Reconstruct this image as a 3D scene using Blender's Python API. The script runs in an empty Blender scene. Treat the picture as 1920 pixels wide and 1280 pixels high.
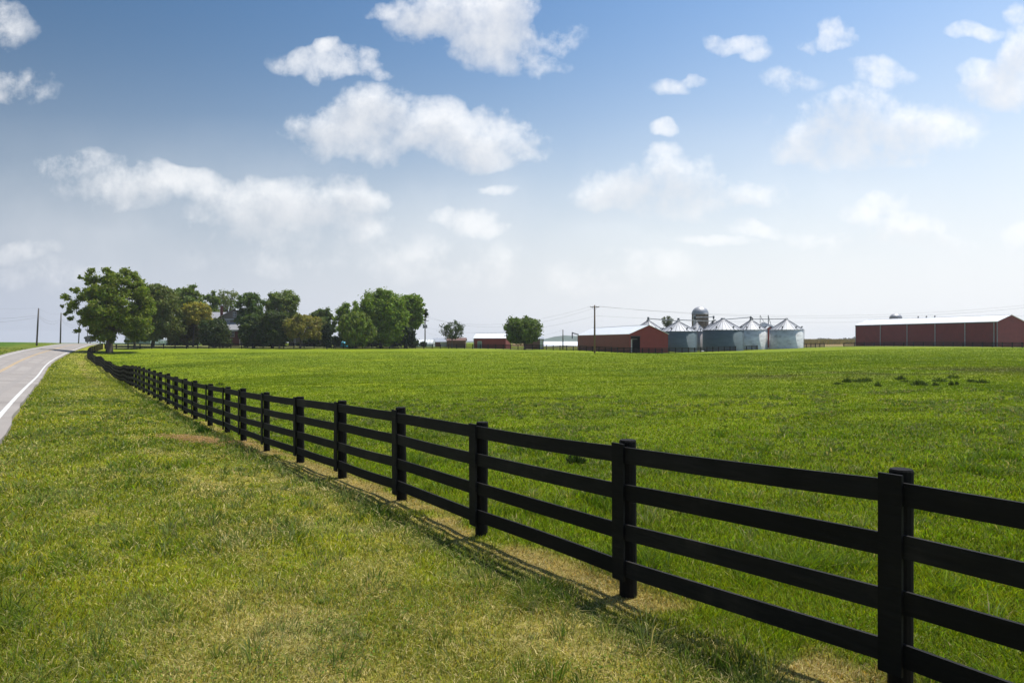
import bpy, math, random
import numpy as np
from mathutils import Vector

random.seed(7)
rng = np.random.default_rng(11)
F = 1350.0          # focal length of the photograph in its own pixels
CAM = 2.3
scene = bpy.context.scene
COL = scene.collection
R = math.radians

# ------------------------------------------------------------------ helpers
def P(px, D):                       # plan position seen at column px, D metres away
    return ((px - 960.0) * D / F, D)
def Z(py, D):                       # height seen at row py, D metres away
    return CAM + (640.0 - py) * D / F

def tag(o, label=None, cat=None, group=None, kind=None):
    if label: o['label'] = label
    if cat: o['category'] = cat
    if group: o['group'] = group
    if kind: o['kind'] = kind
    return o

def thing(name, label, cat, loc, rz=0.0, group=None):
    o = bpy.data.objects.new(name, None)
    o.empty_display_size = 0.2
    COL.objects.link(o)
    o.location = loc
    o.rotation_euler = (0, 0, rz)
    return tag(o, label, cat, group)

class MB:
    def __init__(s):
        s.v = []; s.f = []
    def quad(s, a, b, c, d):
        n = len(s.v); s.v += [tuple(a), tuple(b), tuple(c), tuple(d)]; s.f.append((n, n+1, n+2, n+3)); return s
    def tri(s, a, b, c):
        n = len(s.v); s.v += [tuple(a), tuple(b), tuple(c)]; s.f.append((n, n+1, n+2)); return s
    def box(s, x0, x1, y0, y1, z0, z1):
        n = len(s.v)
        s.v += [(x0,y0,z0),(x1,y0,z0),(x1,y1,z0),(x0,y1,z0),(x0,y0,z1),(x1,y0,z1),(x1,y1,z1),(x0,y1,z1)]
        s.f += [(n,n+3,n+2,n+1),(n+4,n+5,n+6,n+7),(n,n+1,n+5,n+4),(n+1,n+2,n+6,n+5),(n+2,n+3,n+7,n+6),(n+3,n,n+4,n+7)]
        return s
    def beam(s, p, q, side, up, w, h):       # bar from p to q, full width w along side, full height h along up
        p = Vector(p); q = Vector(q); a = Vector(side).normalized()*w/2; b = Vector(up).normalized()*h/2
        n = len(s.v)
        for c in (p, q):
            s.v += [tuple(c-a-b), tuple(c+a-b), tuple(c+a+b), tuple(c-a+b)]
        s.f += [(n+3,n+2,n+1,n),(n+4,n+5,n+6,n+7)]
        for k in range(4):
            j = (k+1) % 4
            s.f.append((n+k, n+j, n+4+j, n+4+k))
        return s
    def tube(s, pts, rad, sides=8, cap=True):
        pts = [Vector(p) for p in pts]
        if not hasattr(rad, '__len__'): rad = [rad]*len(pts)
        n0 = len(s.v)
        for i, p in enumerate(pts):
            d = (pts[min(i+1, len(pts)-1)] - pts[max(i-1, 0)])
            if d.length < 1e-9: d = Vector((0,0,1))
            d.normalize()
            a = d.cross(Vector((0,0,1)))
            if a.length < 0.05: a = d.cross(Vector((0,1,0)))
            a.normalize(); b = d.cross(a)
            for k in range(sides):
                t = 2*math.pi*k/sides
                s.v.append(tuple(p + a*math.cos(t)*rad[i] + b*math.sin(t)*rad[i]))
        for i in range(len(pts)-1):
            for k in range(sides):
                j = (k+1) % sides
                s.f.append((n0+i*sides+k, n0+i*sides+j, n0+(i+1)*sides+j, n0+(i+1)*sides+k))
        if cap:
            s.f.append(tuple(n0+k for k in range(sides))[::-1])
            m = n0+(len(pts)-1)*sides
            s.f.append(tuple(m+k for k in range(sides)))
        return s
    def lathe(s, prof, cx=0, cy=0, seg=32):
        n0 = len(s.v)
        for r, z in prof:
            for k in range(seg):
                t = 2*math.pi*k/seg
                s.v.append((cx+r*math.cos(t), cy+r*math.sin(t), z))
        for i in range(len(prof)-1):
            for k in range(seg):
                j = (k+1) % seg
                s.f.append((n0+i*seg+k, n0+i*seg+j, n0+(i+1)*seg+j, n0+(i+1)*seg+k))
        return s
    def build(s, name, m, parent=None, smooth=False, kind=None, label=None):
        me = bpy.data.meshes.new(name)
        me.from_pydata(s.v, [], s.f)
        me.update()
        if smooth:
            for p in me.polygons: p.use_smooth = True
        me.materials.append(m)
        o = bpy.data.objects.new(name, me)
        COL.objects.link(o)
        if parent: o.parent = parent
        if kind: o['kind'] = kind
        if label: o['label'] = label
        return o

def big_mesh(name, verts, loops, sizes, m, col=None, parent=None, smooth=False):
    """fast mesh: verts (N,3), flat loop vertex indices, face sizes"""
    me = bpy.data.meshes.new(name)
    me.vertices.add(len(verts)); me.vertices.foreach_set('co', np.ascontiguousarray(verts, dtype=np.float32).ravel())
    me.loops.add(len(loops)); me.loops.foreach_set('vertex_index', np.ascontiguousarray(loops, dtype=np.int32))
    starts = np.concatenate(([0], np.cumsum(sizes)[:-1])).astype(np.int32)
    me.polygons.add(len(sizes)); me.polygons.foreach_set('loop_start', starts)
    try: me.polygons.foreach_set('loop_total', np.asarray(sizes, dtype=np.int32))
    except Exception: pass
    me.update(calc_edges=True)
    if smooth: me.polygons.foreach_set('use_smooth', np.ones(len(sizes), dtype=bool))
    if col is not None:
        at = me.color_attributes.new('Col', 'FLOAT_COLOR', 'POINT')
        c = np.ones((len(verts), 4), dtype=np.float32); c[:, :3] = col
        at.data.foreach_set('color', c.ravel())
    me.materials.append(m)
    o = bpy.data.objects.new(name, me); COL.objects.link(o)
    if parent: o.parent = parent
    return o

# numpy value noise
_perm = rng.random((256, 256)).astype(np.float32)
def vnoise(x, y):
    xi = np.floor(x).astype(np.int64); yi = np.floor(y).astype(np.int64)
    fx = x - xi; fy = y - yi
    fx = fx*fx*(3-2*fx); fy = fy*fy*(3-2*fy)
    a = _perm[xi & 255, yi & 255]; b = _perm[(xi+1) & 255, yi & 255]
    c = _perm[xi & 255, (yi+1) & 255]; d = _perm[(xi+1) & 255, (yi+1) & 255]
    return (a*(1-fx)+b*fx)*(1-fy) + (c*(1-fx)+d*fx)*fy
def fbm(x, y, sc, o=3, seed=0.0):
    s = np.zeros_like(x, dtype=np.float64); a = 1.0; t = 0
    for k in range(o):
        f = 2.0**k/sc
        s += a*vnoise(x*f*0.966+y*f*0.259+17.3*k+seed*31.7, y*f*0.966-x*f*0.259+9.1*k+seed*13.3); t += a; a *= 0.55
    return s/t
def sstep(a, b, x):
    t = np.clip((x-a)/(b-a), 0, 1); return t*t*(3-2*t)

# ------------------------------------------------------------------ node materials
def nmat(name):
    m = bpy.data.materials.new(name); m.use_nodes = True
    nt = m.node_tree; nt.nodes.clear()
    out = nt.nodes.new('ShaderNodeOutputMaterial')
    b = nt.nodes.new('ShaderNodeBsdfPrincipled')
    nt.links.new(b.outputs[0], out.inputs[0])
    return m, nt, b, out
def ramp(nt, fac, stops):
    r = nt.nodes.new('ShaderNodeValToRGB'); nt.links.new(fac, r.inputs[0])
    el = r.color_ramp.elements
    while len(el) < len(stops): el.new(0.5)
    for e, (p, c) in zip(el, stops):
        e.position = p; e.color = (c[0], c[1], c[2], 1)
    return r.outputs[0]
def noise(nt, scale, detail=4, rough=0.55, vec=None, dist=0.0):
    n = nt.nodes.new('ShaderNodeTexNoise')
    n.inputs['Scale'].default_value = scale; n.inputs['Detail'].default_value = detail
    n.inputs['Roughness'].default_value = rough; n.inputs['Distortion'].default_value = dist
    if vec is not None: nt.links.new(vec, n.inputs['Vector'])
    return n.outputs[0]
def objco(nt, scale=(1,1,1)):
    t = nt.nodes.new('ShaderNodeTexCoord'); mp = nt.nodes.new('ShaderNodeMapping')
    mp.inputs['Scale'].default_value = scale
    nt.links.new(t.outputs['Object'], mp.inputs['Vector']); return mp.outputs[0]
def bump(nt, b, h, strength=0.3, dist=0.02):
    n = nt.nodes.new('ShaderNodeBump'); n.inputs['Strength'].default_value = strength; n.inputs['Distance'].default_value = dist
    nt.links.new(h, n.inputs['Height']); nt.links.new(n.outputs[0], b.inputs['Normal'])
def plain(name, c, rough=0.6, metal=0.0, var=0.15, scale=3.0, sc=(1,1,1), bmp=0.0):
    m, nt, b, out = nmat(name)
    n = noise(nt, scale, 5, 0.6, objco(nt, sc))
    lo = tuple(x*(1-var) for x in c); hi = tuple(min(1, x*(1+var)) for x in c)
    nt.links.new(ramp(nt, n, [(0.3, lo), (0.7, hi)]), b.inputs['Base Color'])
    b.inputs['Roughness'].default_value = rough; b.inputs['Metallic'].default_value = metal
    if bmp: bump(nt, b, n, bmp, 0.01)
    return m
def wave_mat(name, c, rough, metal, axis, period, depth, var=0.12, nscale=0.6, nsc=(1,1,1), strength=0.6, stain=None):
    """ribbed / corrugated sheet metal"""
    m, nt, b, out = nmat(name)
    n = noise(nt, nscale, 6, 0.65, objco(nt, nsc))
    lo = tuple(x*(1-var) for x in c); hi = tuple(min(1, x*(1+var)) for x in c)
    stops = [(0.3, lo), (0.7, hi)]
    if stain: stops = [(0.25, stain), (0.42, lo), (0.7, hi)]
    nt.links.new(ramp(nt, n, stops), b.inputs['Base Color'])
    b.inputs['Roughness'].default_value = rough; b.inputs['Metallic'].default_value = metal
    t = nt.nodes.new('ShaderNodeTexCoord'); sp = nt.nodes.new('ShaderNodeSeparateXYZ')
    nt.links.new(t.outputs['Object'], sp.inputs[0])
    mu = nt.nodes.new('ShaderNodeMath'); mu.operation = 'MULTIPLY'; mu.inputs[1].default_value = 2*math.pi/period
    if axis == 'XY':
        ad = nt.nodes.new('ShaderNodeMath'); ad.operation = 'ADD'
        nt.links.new(sp.outputs[0], ad.inputs[0]); nt.links.new(sp.outputs[1], ad.inputs[1]); nt.links.new(ad.outputs[0], mu.inputs[0])
    else:
        nt.links.new(sp.outputs['XYZ'.index(axis)], mu.inputs[0])
    si = nt.nodes.new('ShaderNodeMath'); si.operation = 'SINE'; nt.links.new(mu.outputs[0], si.inputs[0])
    po = nt.nodes.new('ShaderNodeMath'); po.operation = 'MULTIPLY'; po.inputs[1].default_value = 1.0
    nt.links.new(si.outputs[0], po.inputs[0])
    bump(nt, b, po.outputs[0], strength, depth)
    return m
def leaf_mat(name, trans=0.35, rough=0.55):
    m, nt, b, out = nmat(name)
    a = nt.nodes.new('ShaderNodeVertexColor'); a.layer_name = 'Col'
    nt.links.new(a.outputs[0], b.inputs['Base Color'])
    b.inputs['Roughness'].default_value = rough
    b.inputs['Specular IOR Level'].default_value = 0.2
    tr = nt.nodes.new('ShaderNodeBsdfTranslucent')
    g = nt.nodes.new('ShaderNodeMix'); g.data_type = 'RGBA'; g.blend_type = 'MULTIPLY'; g.inputs[0].default_value = 1.0
    nt.links.new(a.outputs[0], g.inputs[6]); g.inputs[7].default_value = (1.25, 1.3, 0.7, 1)
    nt.links.new(g.outputs[2], tr.inputs['Color'])
    mx = nt.nodes.new('ShaderNodeMixShader'); mx.inputs[0].default_value = trans
    nt.links.new(b.outputs[0], mx.inputs[1]); nt.links.new(tr.outputs[0], mx.inputs[2])
    nt.links.new(mx.outputs[0], out.inputs[0])
    return m

M = {}
M['leaf'] = leaf_mat('leaf', 0.38)
M['blade'] = leaf_mat('grass_blade', 0.42, 0.6)
M['bark'] = plain('bark', (0.10, 0.08, 0.06), 0.9, 0, 0.4, 2.5, (4,4,1), 0.6)
M['fence'] = None
m, nt, b, out = nmat('black_painted_board')
v = objco(nt, (1.2, 1.2, 14))
n = noise(nt, 2.2, 6, 0.65, v); n2 = noise(nt, 1.3, 4, 0.6, objco(nt, (1,1,1)))
nt.links.new(ramp(nt, n2, [(0.25, (0.0035,0.0033,0.003)), (0.55, (0.008,0.0075,0.007)), (0.8, (0.024,0.021,0.017))]), b.inputs['Base Color'])
b.inputs['Roughness'].default_value = 0.7; b.inputs['Specular IOR Level'].default_value = 0.2
oi = nt.nodes.new('ShaderNodeObjectInfo'); mr = nt.nodes.new('ShaderNodeMapRange'); mr.inputs['To Min'].default_value = 0.6; mr.inputs['To Max'].default_value = 2.0
nt.links.new(oi.outputs['Random'], mr.inputs['Value'])
sc_ = nt.nodes.new('ShaderNodeVectorMath'); sc_.operation = 'SCALE'; nt.links.new(b.inputs['Base Color'].links[0].from_socket, sc_.inputs[0]); nt.links.new(mr.outputs[0], sc_.inputs['Scale'])
gr_ = nt.nodes.new('ShaderNodeVectorMath'); gr_.operation = 'MULTIPLY'; nt.links.new(sc_.outputs[0], gr_.inputs[0])
nt.links.new(ramp(nt, n, [(0.3, (0.6,0.6,0.6)), (0.62, (1.1,1.08,1.05)), (0.8, (1.9,1.75,1.55))]), gr_.inputs[1]); nt.links.new(gr_.outputs[0], b.inputs['Base Color'])
bump(nt, b, n, 0.7, 0.008); M['fence'] = m
m, nt, b, out = nmat('black_weathered_post')
v = objco(nt, (5, 5, 0.8)); n = noise(nt, 3, 6, 0.65, v)
nt.links.new(ramp(nt, n, [(0.35, (0.004,0.0035,0.003)), (0.62, (0.010,0.008,0.006)), (0.85, (0.035,0.020,0.012))]), b.inputs['Base Color'])
b.inputs['Roughness'].default_value = 0.8; b.inputs['Specular IOR Level'].default_value = 0.2; bump(nt, b, n, 0.7, 0.01); M['post'] = m
M['red_side'] = wave_mat('red_ribbed_metal', (0.23, 0.022, 0.015), 0.6, 0.0, 'XY', 0.3, 0.02, 0.12)
M['red_dull'] = wave_mat('dull_red_ribbed_metal', (0.20, 0.024, 0.019), 0.65, 0.0, 'XY', 0.3, 0.02, 0.15)
M['white_roof'] = wave_mat('white_roof_metal', (0.82, 0.83, 0.84), 0.42, 0.0, 'XY', 0.6, 0.02, 0.05)
M['grey_roof'] = wave_mat('grey_roof_metal', (0.32, 0.34, 0.37), 0.5, 0.1, 'XY', 0.5, 0.02, 0.08)
M['white_trim'] = plain('white_trim', (0.55, 0.56, 0.56), 0.5, 0, 0.05)
M['post_trim'] = plain('pale_grey_trim', (0.36, 0.37, 0.38), 0.6, 0, 0.08)
M['grey_trim'] = plain('grey_trim', (0.22, 0.23, 0.25), 0.6, 0, 0.08)
M['dark_in'] = plain('interior_shade', (0.012, 0.012, 0.013), 0.9)  # near-black colour standing for the shade indoors
M['bin_dark'] = wave_mat('dark_galvanised', (0.095, 0.135, 0.150), 0.7, 0.05, 'Z', 0.28, 0.03, 0.14, 0.5, (1,1,2.5), 0.8)  # darker base colour than the bright bins
M['bin_bright'] = wave_mat('bright_galvanised', (0.70, 0.71, 0.69), 0.6, 0.12, 'Z', 0.28, 0.03, 0.16, 0.55, (1,1,2.0), 0.7, stain=(0.27,0.26,0.24))
M['bin_brown'] = wave_mat('brown_galvanised', (0.26, 0.23, 0.22), 0.6, 0.1, 'Z', 0.28, 0.03, 0.16, 0.6, (1,1,2.0), 0.7)
M['bin_roof'] = plain('bin_roof_metal', (0.40, 0.41, 0.43), 0.6, 0.15, 0.18, 0.9, (1,1,1))
M['bin_rib'] = plain('bin_rib_metal', (0.14, 0.145, 0.16), 0.5, 0.5, 0.1)
M['steel'] = plain('grey_steel', (0.22, 0.23, 0.25), 0.5, 0.5, 0.2)
M['dark_steel'] = plain('dark_steel', (0.06, 0.07, 0.08), 0.6, 0.3, 0.2)
M['dome'] = plain('silo_dome_metal', (0.34, 0.345, 0.36), 0.5, 0.45, 0.15, 1.2)
m, nt, b, out = nmat('stained_concrete')
n = noise(nt, 0.7, 6, 0.7, objco(nt, (1,1,0.35)))
nt.links.new(ramp(nt, n, [(0.3, (0.07,0.05,0.035)), (0.55, (0.17,0.13,0.10)), (0.75, (0.27,0.23,0.19))]), b.inputs['Base Color'])
b.inputs['Roughness'].default_value = 0.9; M['silo'] = m
M['pole'] = plain('pole_wood', (0.16, 0.10, 0.06), 0.85, 0, 0.3, 2, (6,6,0.6), 0.4)
M['pole_grey'] = plain('grey_pole_wood', (0.11, 0.095, 0.085), 0.85, 0, 0.25, 2, (6,6,0.6), 0.4)
M['wire'] = plain('wire', (0.20, 0.20, 0.21), 0.6)
M['insul'] = plain('insulator', (0.25, 0.24, 0.24), 0.3)
m, nt, b, out = nmat('red_brick')
br = nt.nodes.new('ShaderNodeTexBrick'); nt.links.new(objco(nt, (1,1,1)), br.inputs['Vector'])
br.inputs['Scale'].default_value = 4; br.inputs['Color1'].default_value = (0.16,0.035,0.025,1); br.inputs['Color2'].default_value = (0.11,0.03,0.022,1)
br.inputs['Mortar'].default_value = (0.2,0.17,0.15,1)
nt.links.new(br.outputs[0], b.inputs['Base Color']); b.inputs['Roughness'].default_value = 0.9; M['brick'] = m
M['shingle'] = plain('grey_shingles', (0.26, 0.26, 0.28), 0.85, 0, 0.18, 6, (1,1,4))
M['glass'] = plain('window_glass', (0.05, 0.06, 0.07), 0.12, 0, 0.1)
M['white_sheet'] = plain('white_plastic_sheet', (0.75, 0.77, 0.78), 0.45, 0, 0.05, 1.0)
M['green_grey'] = plain('sage_siding', (0.22, 0.29, 0.26), 0.7, 0, 0.1)
M['brown_side'] = wave_mat('brown_red_siding', (0.13, 0.055, 0.035), 0.65, 0, 'XY', 0.3, 0.02, 0.15)
M['blue'] = plain('blue_fabric', (0.02, 0.30, 0.42), 0.6, 0, 0.15)
M['hill'] = plain('hill_woods', (0.05, 0.085, 0.05), 0.95, 0, 0.35, 0.02)
# asphalt
m, nt, b, out = nmat('pale_asphalt')
n1 = noise(nt, 0.18, 5, 0.6, objco(nt)); n2 = noise(nt, 60, 3, 0.7, objco(nt))
c1 = ramp(nt, n1, [(0.3, (0.27,0.24,0.215)), (0.7, (0.36,0.325,0.295))]); c2 = ramp(nt, n2, [(0.3, (0.72,0.72,0.72)), (0.7, (1.15,1.14,1.12))])
mx = nt.nodes.new('ShaderNodeMix'); mx.data_type = 'RGBA'; mx.blend_type = 'MULTIPLY'; mx.inputs[0].default_value = 1
nt.links.new(c1, mx.inputs[6]); nt.links.new(c2, mx.inputs[7]); nt.links.new(mx.outputs[2], b.inputs['Base Color'])
b.inputs['Roughness'].default_value = 0.85; bump(nt, b, n2, 0.4, 0.004); M['asphalt'] = m
M['paint_white'] = plain('white_road_paint', (0.60, 0.59, 0.56), 0.7, 0, 0.12, 5)
M['paint_yellow'] = plain('yellow_road_paint', (0.50, 0.34, 0.15), 0.7, 0, 0.2, 5)
M['tar'] = plain('tar_seam', (0.05, 0.048, 0.045), 0.8)
# ground: soil / turf colours with painted near-blade shade carried as an attribute, fine mottling from noise
m, nt, b, out = nmat('turf_ground')
a = nt.nodes.new('ShaderNodeVertexColor'); a.layer_name = 'Col'
n1 = noise(nt, 9.0, 6, 0.7, objco(nt)); n2 = noise(nt, 1.1, 5, 0.65, objco(nt)); n3 = noise(nt, 0.25, 5, 0.6, objco(nt, (0.6,1.6,1)))
mu = nt.nodes.new('ShaderNodeMix'); mu.data_type = 'RGBA'; mu.blend_type = 'MULTIPLY'; mu.inputs[0].default_value = 1
nt.links.new(a.outputs[0], mu.inputs[6]); nt.links.new(ramp(nt, n1, [(0.28, (0.45,0.47,0.42)), (0.72, (1.45,1.42,1.3))]), mu.inputs[7])
mu2 = nt.nodes.new('ShaderNodeMix'); mu2.data_type = 'RGBA'; mu2.blend_type = 'MULTIPLY'; mu2.inputs[0].default_value = 1
nt.links.new(mu.outputs[2], mu2.inputs[6]); nt.links.new(ramp(nt, n2, [(0.3, (0.66,0.70,0.7)), (0.7, (1.3,1.22,1.2))]), mu2.inputs[7])
mu3 = nt.nodes.new('ShaderNodeMix'); mu3.data_type = 'RGBA'; mu3.blend_type = 'MULTIPLY'; mu3.inputs[0].default_value = 1
nt.links.new(mu2.outputs[2], mu3.inputs[6]); nt.links.new(ramp(nt, n3, [(0.32, (0.74,0.80,0.8)), (0.68, (1.2,1.12,1.1))]), mu3.inputs[7])
nt.links.new(mu3.outputs[2], b.inputs['Base Color'])
b.inputs['Roughness'].default_value = 0.95; b.inputs['Specular IOR Level'].default_value = 0.1
ad = nt.nodes.new('ShaderNodeMath'); ad.operation = 'MULTIPLY_ADD'; ad.inputs[1].default_value = 0.35
nt.links.new(n1, ad.inputs[0]); nt.links.new(n2, ad.inputs[2])
bump(nt, b, ad.outputs[0], 1.0, 0.16); M['ground'] = m

# ------------------------------------------------------------------ terrain
ctl = []
def cp(px, py, D): x, y = P(px, D); ctl.append((x, y, Z(py, D)))
for c in [(1680,1300,4.49),(1174,1112,6.51),(895,1006,8.56),(745,946,10.55),(635,895,12.9),(553,867,15.2),(495,845,17.1),(420,818,21),
          (362,797,24.7),(326,777.5,28.5),(297.5,761,32),(275,747,36.5),(256,734,41),(245,727,44),(237,724,52),(226,718,65),(213,714,75),(197,700,88),
          (181,688,104),(165,679,121),(163,676,127),(178,664,145),(193,655.5,165),
          (0,770,26),(65,700,60),(84,680,95),(103,667,118),(120,660.5,134),(137.5,655.5,152),(155,650,172),(180,643.6,205),
          (0,671,110),(74,653.6,147),(129,643,200),
          (0,652,150),(0,641.6,250),(-300,641.6,250),(60,641.8,245),(-400,655,120),(-800,660,90),
          (230,655,168),(300,653.5,178),(450,653.5,184),(600,653.5,190),(750,653.5,196),(900,653.8,200),(1000,655.3,194),(1080,657.5,184),
          (1180,662.3,167),(1240,663,165),(1330,660,184),(1400,656.8,205),(1500,652,232),(1553,650,246),(1600,649.2,200),(1750,650.5,190),(1920,651.5,180),
          (1869,650.3,197),(1604,648.8,243),(2200,652,190),(2600,655,150),
          (240,705,75),(280,690,85),(350,683,100),(300,668,130),(250,661,150),(500,684,95),(500,712,60),(700,708,60),(960,702,60),(1300,697,60),(1700,690,55),(1700,715,41),
          (960,676,100),(1300,673,100),(1700,666,100),(1200,663,150),(960,659,150),(700,659,150),(450,661,150),(1700,653,150),
          (700,760,32),(1100,760,28),(1500,775,24),(1900,800,19),(1900,1000,9),
          (300,648,230),(450,646,225),(650,647,230),(870,652,232),(1050,651,260),(1220,656,230),(1400,654,235),(1480,652,250),
          (1050,645,420),(1555,643,400),(1555,638.7,620),(1700,640,500),(1900,641,600),(700,644,500),(300,644,500)]:
    cp(*c)
ctl += [(0,0,0.0),(3,2,0.0),(-1.5,4,-0.02),(-3,1,-0.05),(-6,8,-0.12),(-13,22,-0.2),(6,-6,0.0),(25,-30,0.0),(40,10,0.1),(80,40,0.3),(-30,0,-0.4),(-60,30,-0.5),(0,-60,0.3),(-60,-60,0),(100,-40,0.6)]
for k in range(16):
    t = 2*math.pi*k/16
    for rr in (1200, 3000):
        x, y = rr*math.sin(t), rr*math.cos(t)
        right = x > 100 and y > 0
        ctl.append((x, y, 3.0 if right else -3.0))
ctl.append((-125*1.25, 235*1.25, 0.6))
ctl.append((-250, 480, -3.0))
C = np.array(ctl)
def kern(d2): return np.sqrt(d2 + 36.0)
A = kern((C[:,None,0]-C[None,:,0])**2 + (C[:,None,1]-C[None,:,1])**2)
n = len(C); G = np.zeros((n+1, n+1)); G[:n,:n] = A + np.eye(n)*-0.5; G[:n,n] = 1; G[n,:n] = 1
W = np.linalg.solve(G, np.concatenate((C[:,2], [0])))
def smooth_z(x, y):
    x = np.asarray(x, float); y = np.asarray(y, float); sh = x.shape; x = x.ravel(); y = y.ravel(); out = np.empty_like(x)
    for s in range(0, len(x), 40000):
        e = s+40000
        out[s:e] = kern((x[s:e,None]-C[None,:,0])**2 + (y[s:e,None]-C[None,:,1])**2) @ W[:n] + W[n]
    return out.reshape(sh)

def catmull(pts, step):
    pts = [Vector((p[0], p[1])) for p in pts]
    q = [pts[0]*2-pts[1]] + pts + [pts[-1]*2-pts[-2]]
    out = []
    for i in range(1, len(q)-2):
        a, b_, c, d = q[i-1], q[i], q[i+1], q[i+2]
        ns = max(4, int((c-b_).length/0.25))
        for k in range(ns):
            t = k/ns
            out.append(0.5*((2*b_)+(c-a)*t+(2*a-5*b_+4*c-d)*t*t+(3*b_-a-3*c+d)*t**3))
    out.append(pts[-1])
    res = [out[0]]; acc = 0
    for i in range(1, len(out)):
        seg = (out[i]-out[i-1]).length
        while acc + seg >= step:
            t = (step-acc)/seg
            p = out[i-1].lerp(out[i], t); res.append(p)
            out[i-1] = p; seg = (out[i]-p).length; acc = 0
        acc += seg
    return res
near_posts = [(3.76,2.46),(2.38,4.50),(0.985,6.52),(-0.445,8.65),(-1.72,10.7),(-3.13,12.9),(-4.53,15.1),(-5.98,17.3),(-7.37,19.5),(-8.6,21.5),(-10.0,23.6),(-11.4,25.7),
 (-12.66,27.7),(-14.0,29.8),(-15.33,31.9),(-16.7,34.0),(-18.02,36.1),(-19.42,38.3),(-20.77,40.4),(-22.1,42.5),(-23.46,44.6),(-24.8,46.7)]
fence_pts = [Vector(p) for p in near_posts[:-1]] + catmull([near_posts[-1],(-35.3,65),(-41.5,75),(-49.7,88),(-60,104),(-71.3,121),(-75,127),(-84.3,145),(-93.7,165)], 2.5)
road_right = catmull([(41,-70),(22,-38),(3.1,-8),(-2.0,0),(-12.3,16.5),(-18.5,26),(-39.7,60),(-61.8,95),(-74.9,118),(-83.4,134),(-92.6,152),(-102.6,172),(-118.4,205),(-131,235),(-150,290),(-168,350)], 1.5)
rr = np.array([[p.x, p.y] for p in road_right])
def gsm(a, sig):
    w = int(sig*3); k_ = np.exp(-0.5*(np.arange(-w, w+1)/sig)**2); k_ /= k_.sum()
    a2 = np.concatenate((2*a[:1]-a[w:0:-1], a, 2*a[-1:]-a[-2:-w-2:-1]))
    return np.apply_along_axis(lambda c: np.convolve(c, k_, 'valid'), 0, a2)
rr = gsm(rr, 11)
tt = np.gradient(rr, axis=0); tt /= np.linalg.norm(tt, axis=1)[:,None]
nl = np.stack((-tt[:,1], tt[:,0]), 1)          # to the left of travel (towards the road)
# smooth normals
for _ in range(6): nl[1:-1] = (nl[:-2]+nl[1:-1]*2+nl[2:])/4
nl /= np.linalg.norm(nl, axis=1)[:,None]
LANE = 3.45
road_c = rr + nl*LANE
def sdist(poly, x, y):
    """signed distance to a polyline, + on its right side, and arc position"""
    a = poly[:-1]; d = poly[1:]-a; L2 = (d**2).sum(1)
    cum = np.concatenate(([0], np.cumsum(np.sqrt(L2))))
    x = np.asarray(x, float).ravel(); y = np.asarray(y, float).ravel(); o = np.empty_like(x); s_ = np.empty_like(x)
    for s in range(0, len(x), 20000):
        px = x[s:s+20000,None]-a[None,:,0]; py = y[s:s+20000,None]-a[None,:,1]
        t = np.clip((px*d[:,0]+py*d[:,1])/L2, 0, 1)
        ex = px-t*d[:,0]; ey = py-t*d[:,1]; dd = ex*ex+ey*ey
        k = dd.argmin(1); r = np.arange(len(k))
        cr = d[k,0]*py[r,k]-d[k,1]*px[r,k]
        o[s:s+20000] = np.sqrt(dd[r,k])*np.where(cr > 0, -1, 1)
        s_[s:s+20000] = cum[k]+t[r,k]*np.sqrt(L2[k])
    return o, s_
_fp = np.array([[p.x, p.y] for p in fence_pts]); _fs = gsm(_fp, 2.0)
_w = np.clip((np.arange(len(_fp))-14)/6.0, 0, 1)[:,None]; _fp = _fp*(1-_w)+_fs*_w
fence_pts = [Vector((a[0], a[1])) for a in _fp]
fence_poly = np.array([[p.x, p.y] for p in fence_pts[::1]])
fence_poly = np.vstack(([[9.2,-5.6],[40,-52]][::-1], fence_poly))
fence_coarse = fence_poly
road_coarse = road_c[::3]

EA = gsm(smooth_z(rr[:,0]-nl[:,0]*0.8, rr[:,1]-nl[:,1]*0.8)[:,None], 13)[:,0]; EB = gsm(smooth_z(rr[:,0]+nl[:,0]*7.7, rr[:,1]+nl[:,1]*7.7)[:,None], 13)[:,0]
_cum = np.concatenate(([0], np.cumsum(np.linalg.norm(np.diff(road_c, axis=0), axis=1))))
def micro(x, y, D):
    f = sstep(420, 40, D)
    return ((fbm(x, y, 0.55, 2, 1)-0.5)*0.05*sstep(60, 8, D) + (fbm(x, y, 2.6, 3, 2)-0.5)*0.09*f + (fbm(x, y, 11, 2, 3)-0.5)*0.16*f)
def ground_z(x, y, rd=None, rs_a=None):
    x = np.atleast_1d(np.asarray(x, float)); y = np.atleast_1d(np.asarray(y, float))
    D = np.hypot(x, y)
    if rd is None or rs_a is None: rd, rs_a = sdist(road_coarse, x, y)
    ar = np.abs(rd)
    z = smooth_z(x, y)
    a = np.interp(rs_a, _cum, EA); b = np.interp(rs_a, _cum, EB); o_ = np.clip(LANE-rd, -0.8, 7.7); t = (o_+0.8)/8.5
    z = z + (a*(1-t)+b*t - z)*sstep(11.0, 4.6, ar)
    z = z + micro(x, y, D)*sstep(4.2, 7.5, ar)
    z = z - 0.14*sstep(3.87+0.25+0.004*D, 3.75, ar)
    return z
def gz(x, y): return float(ground_z(np.array([x]), np.array([y]))[0])

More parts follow.
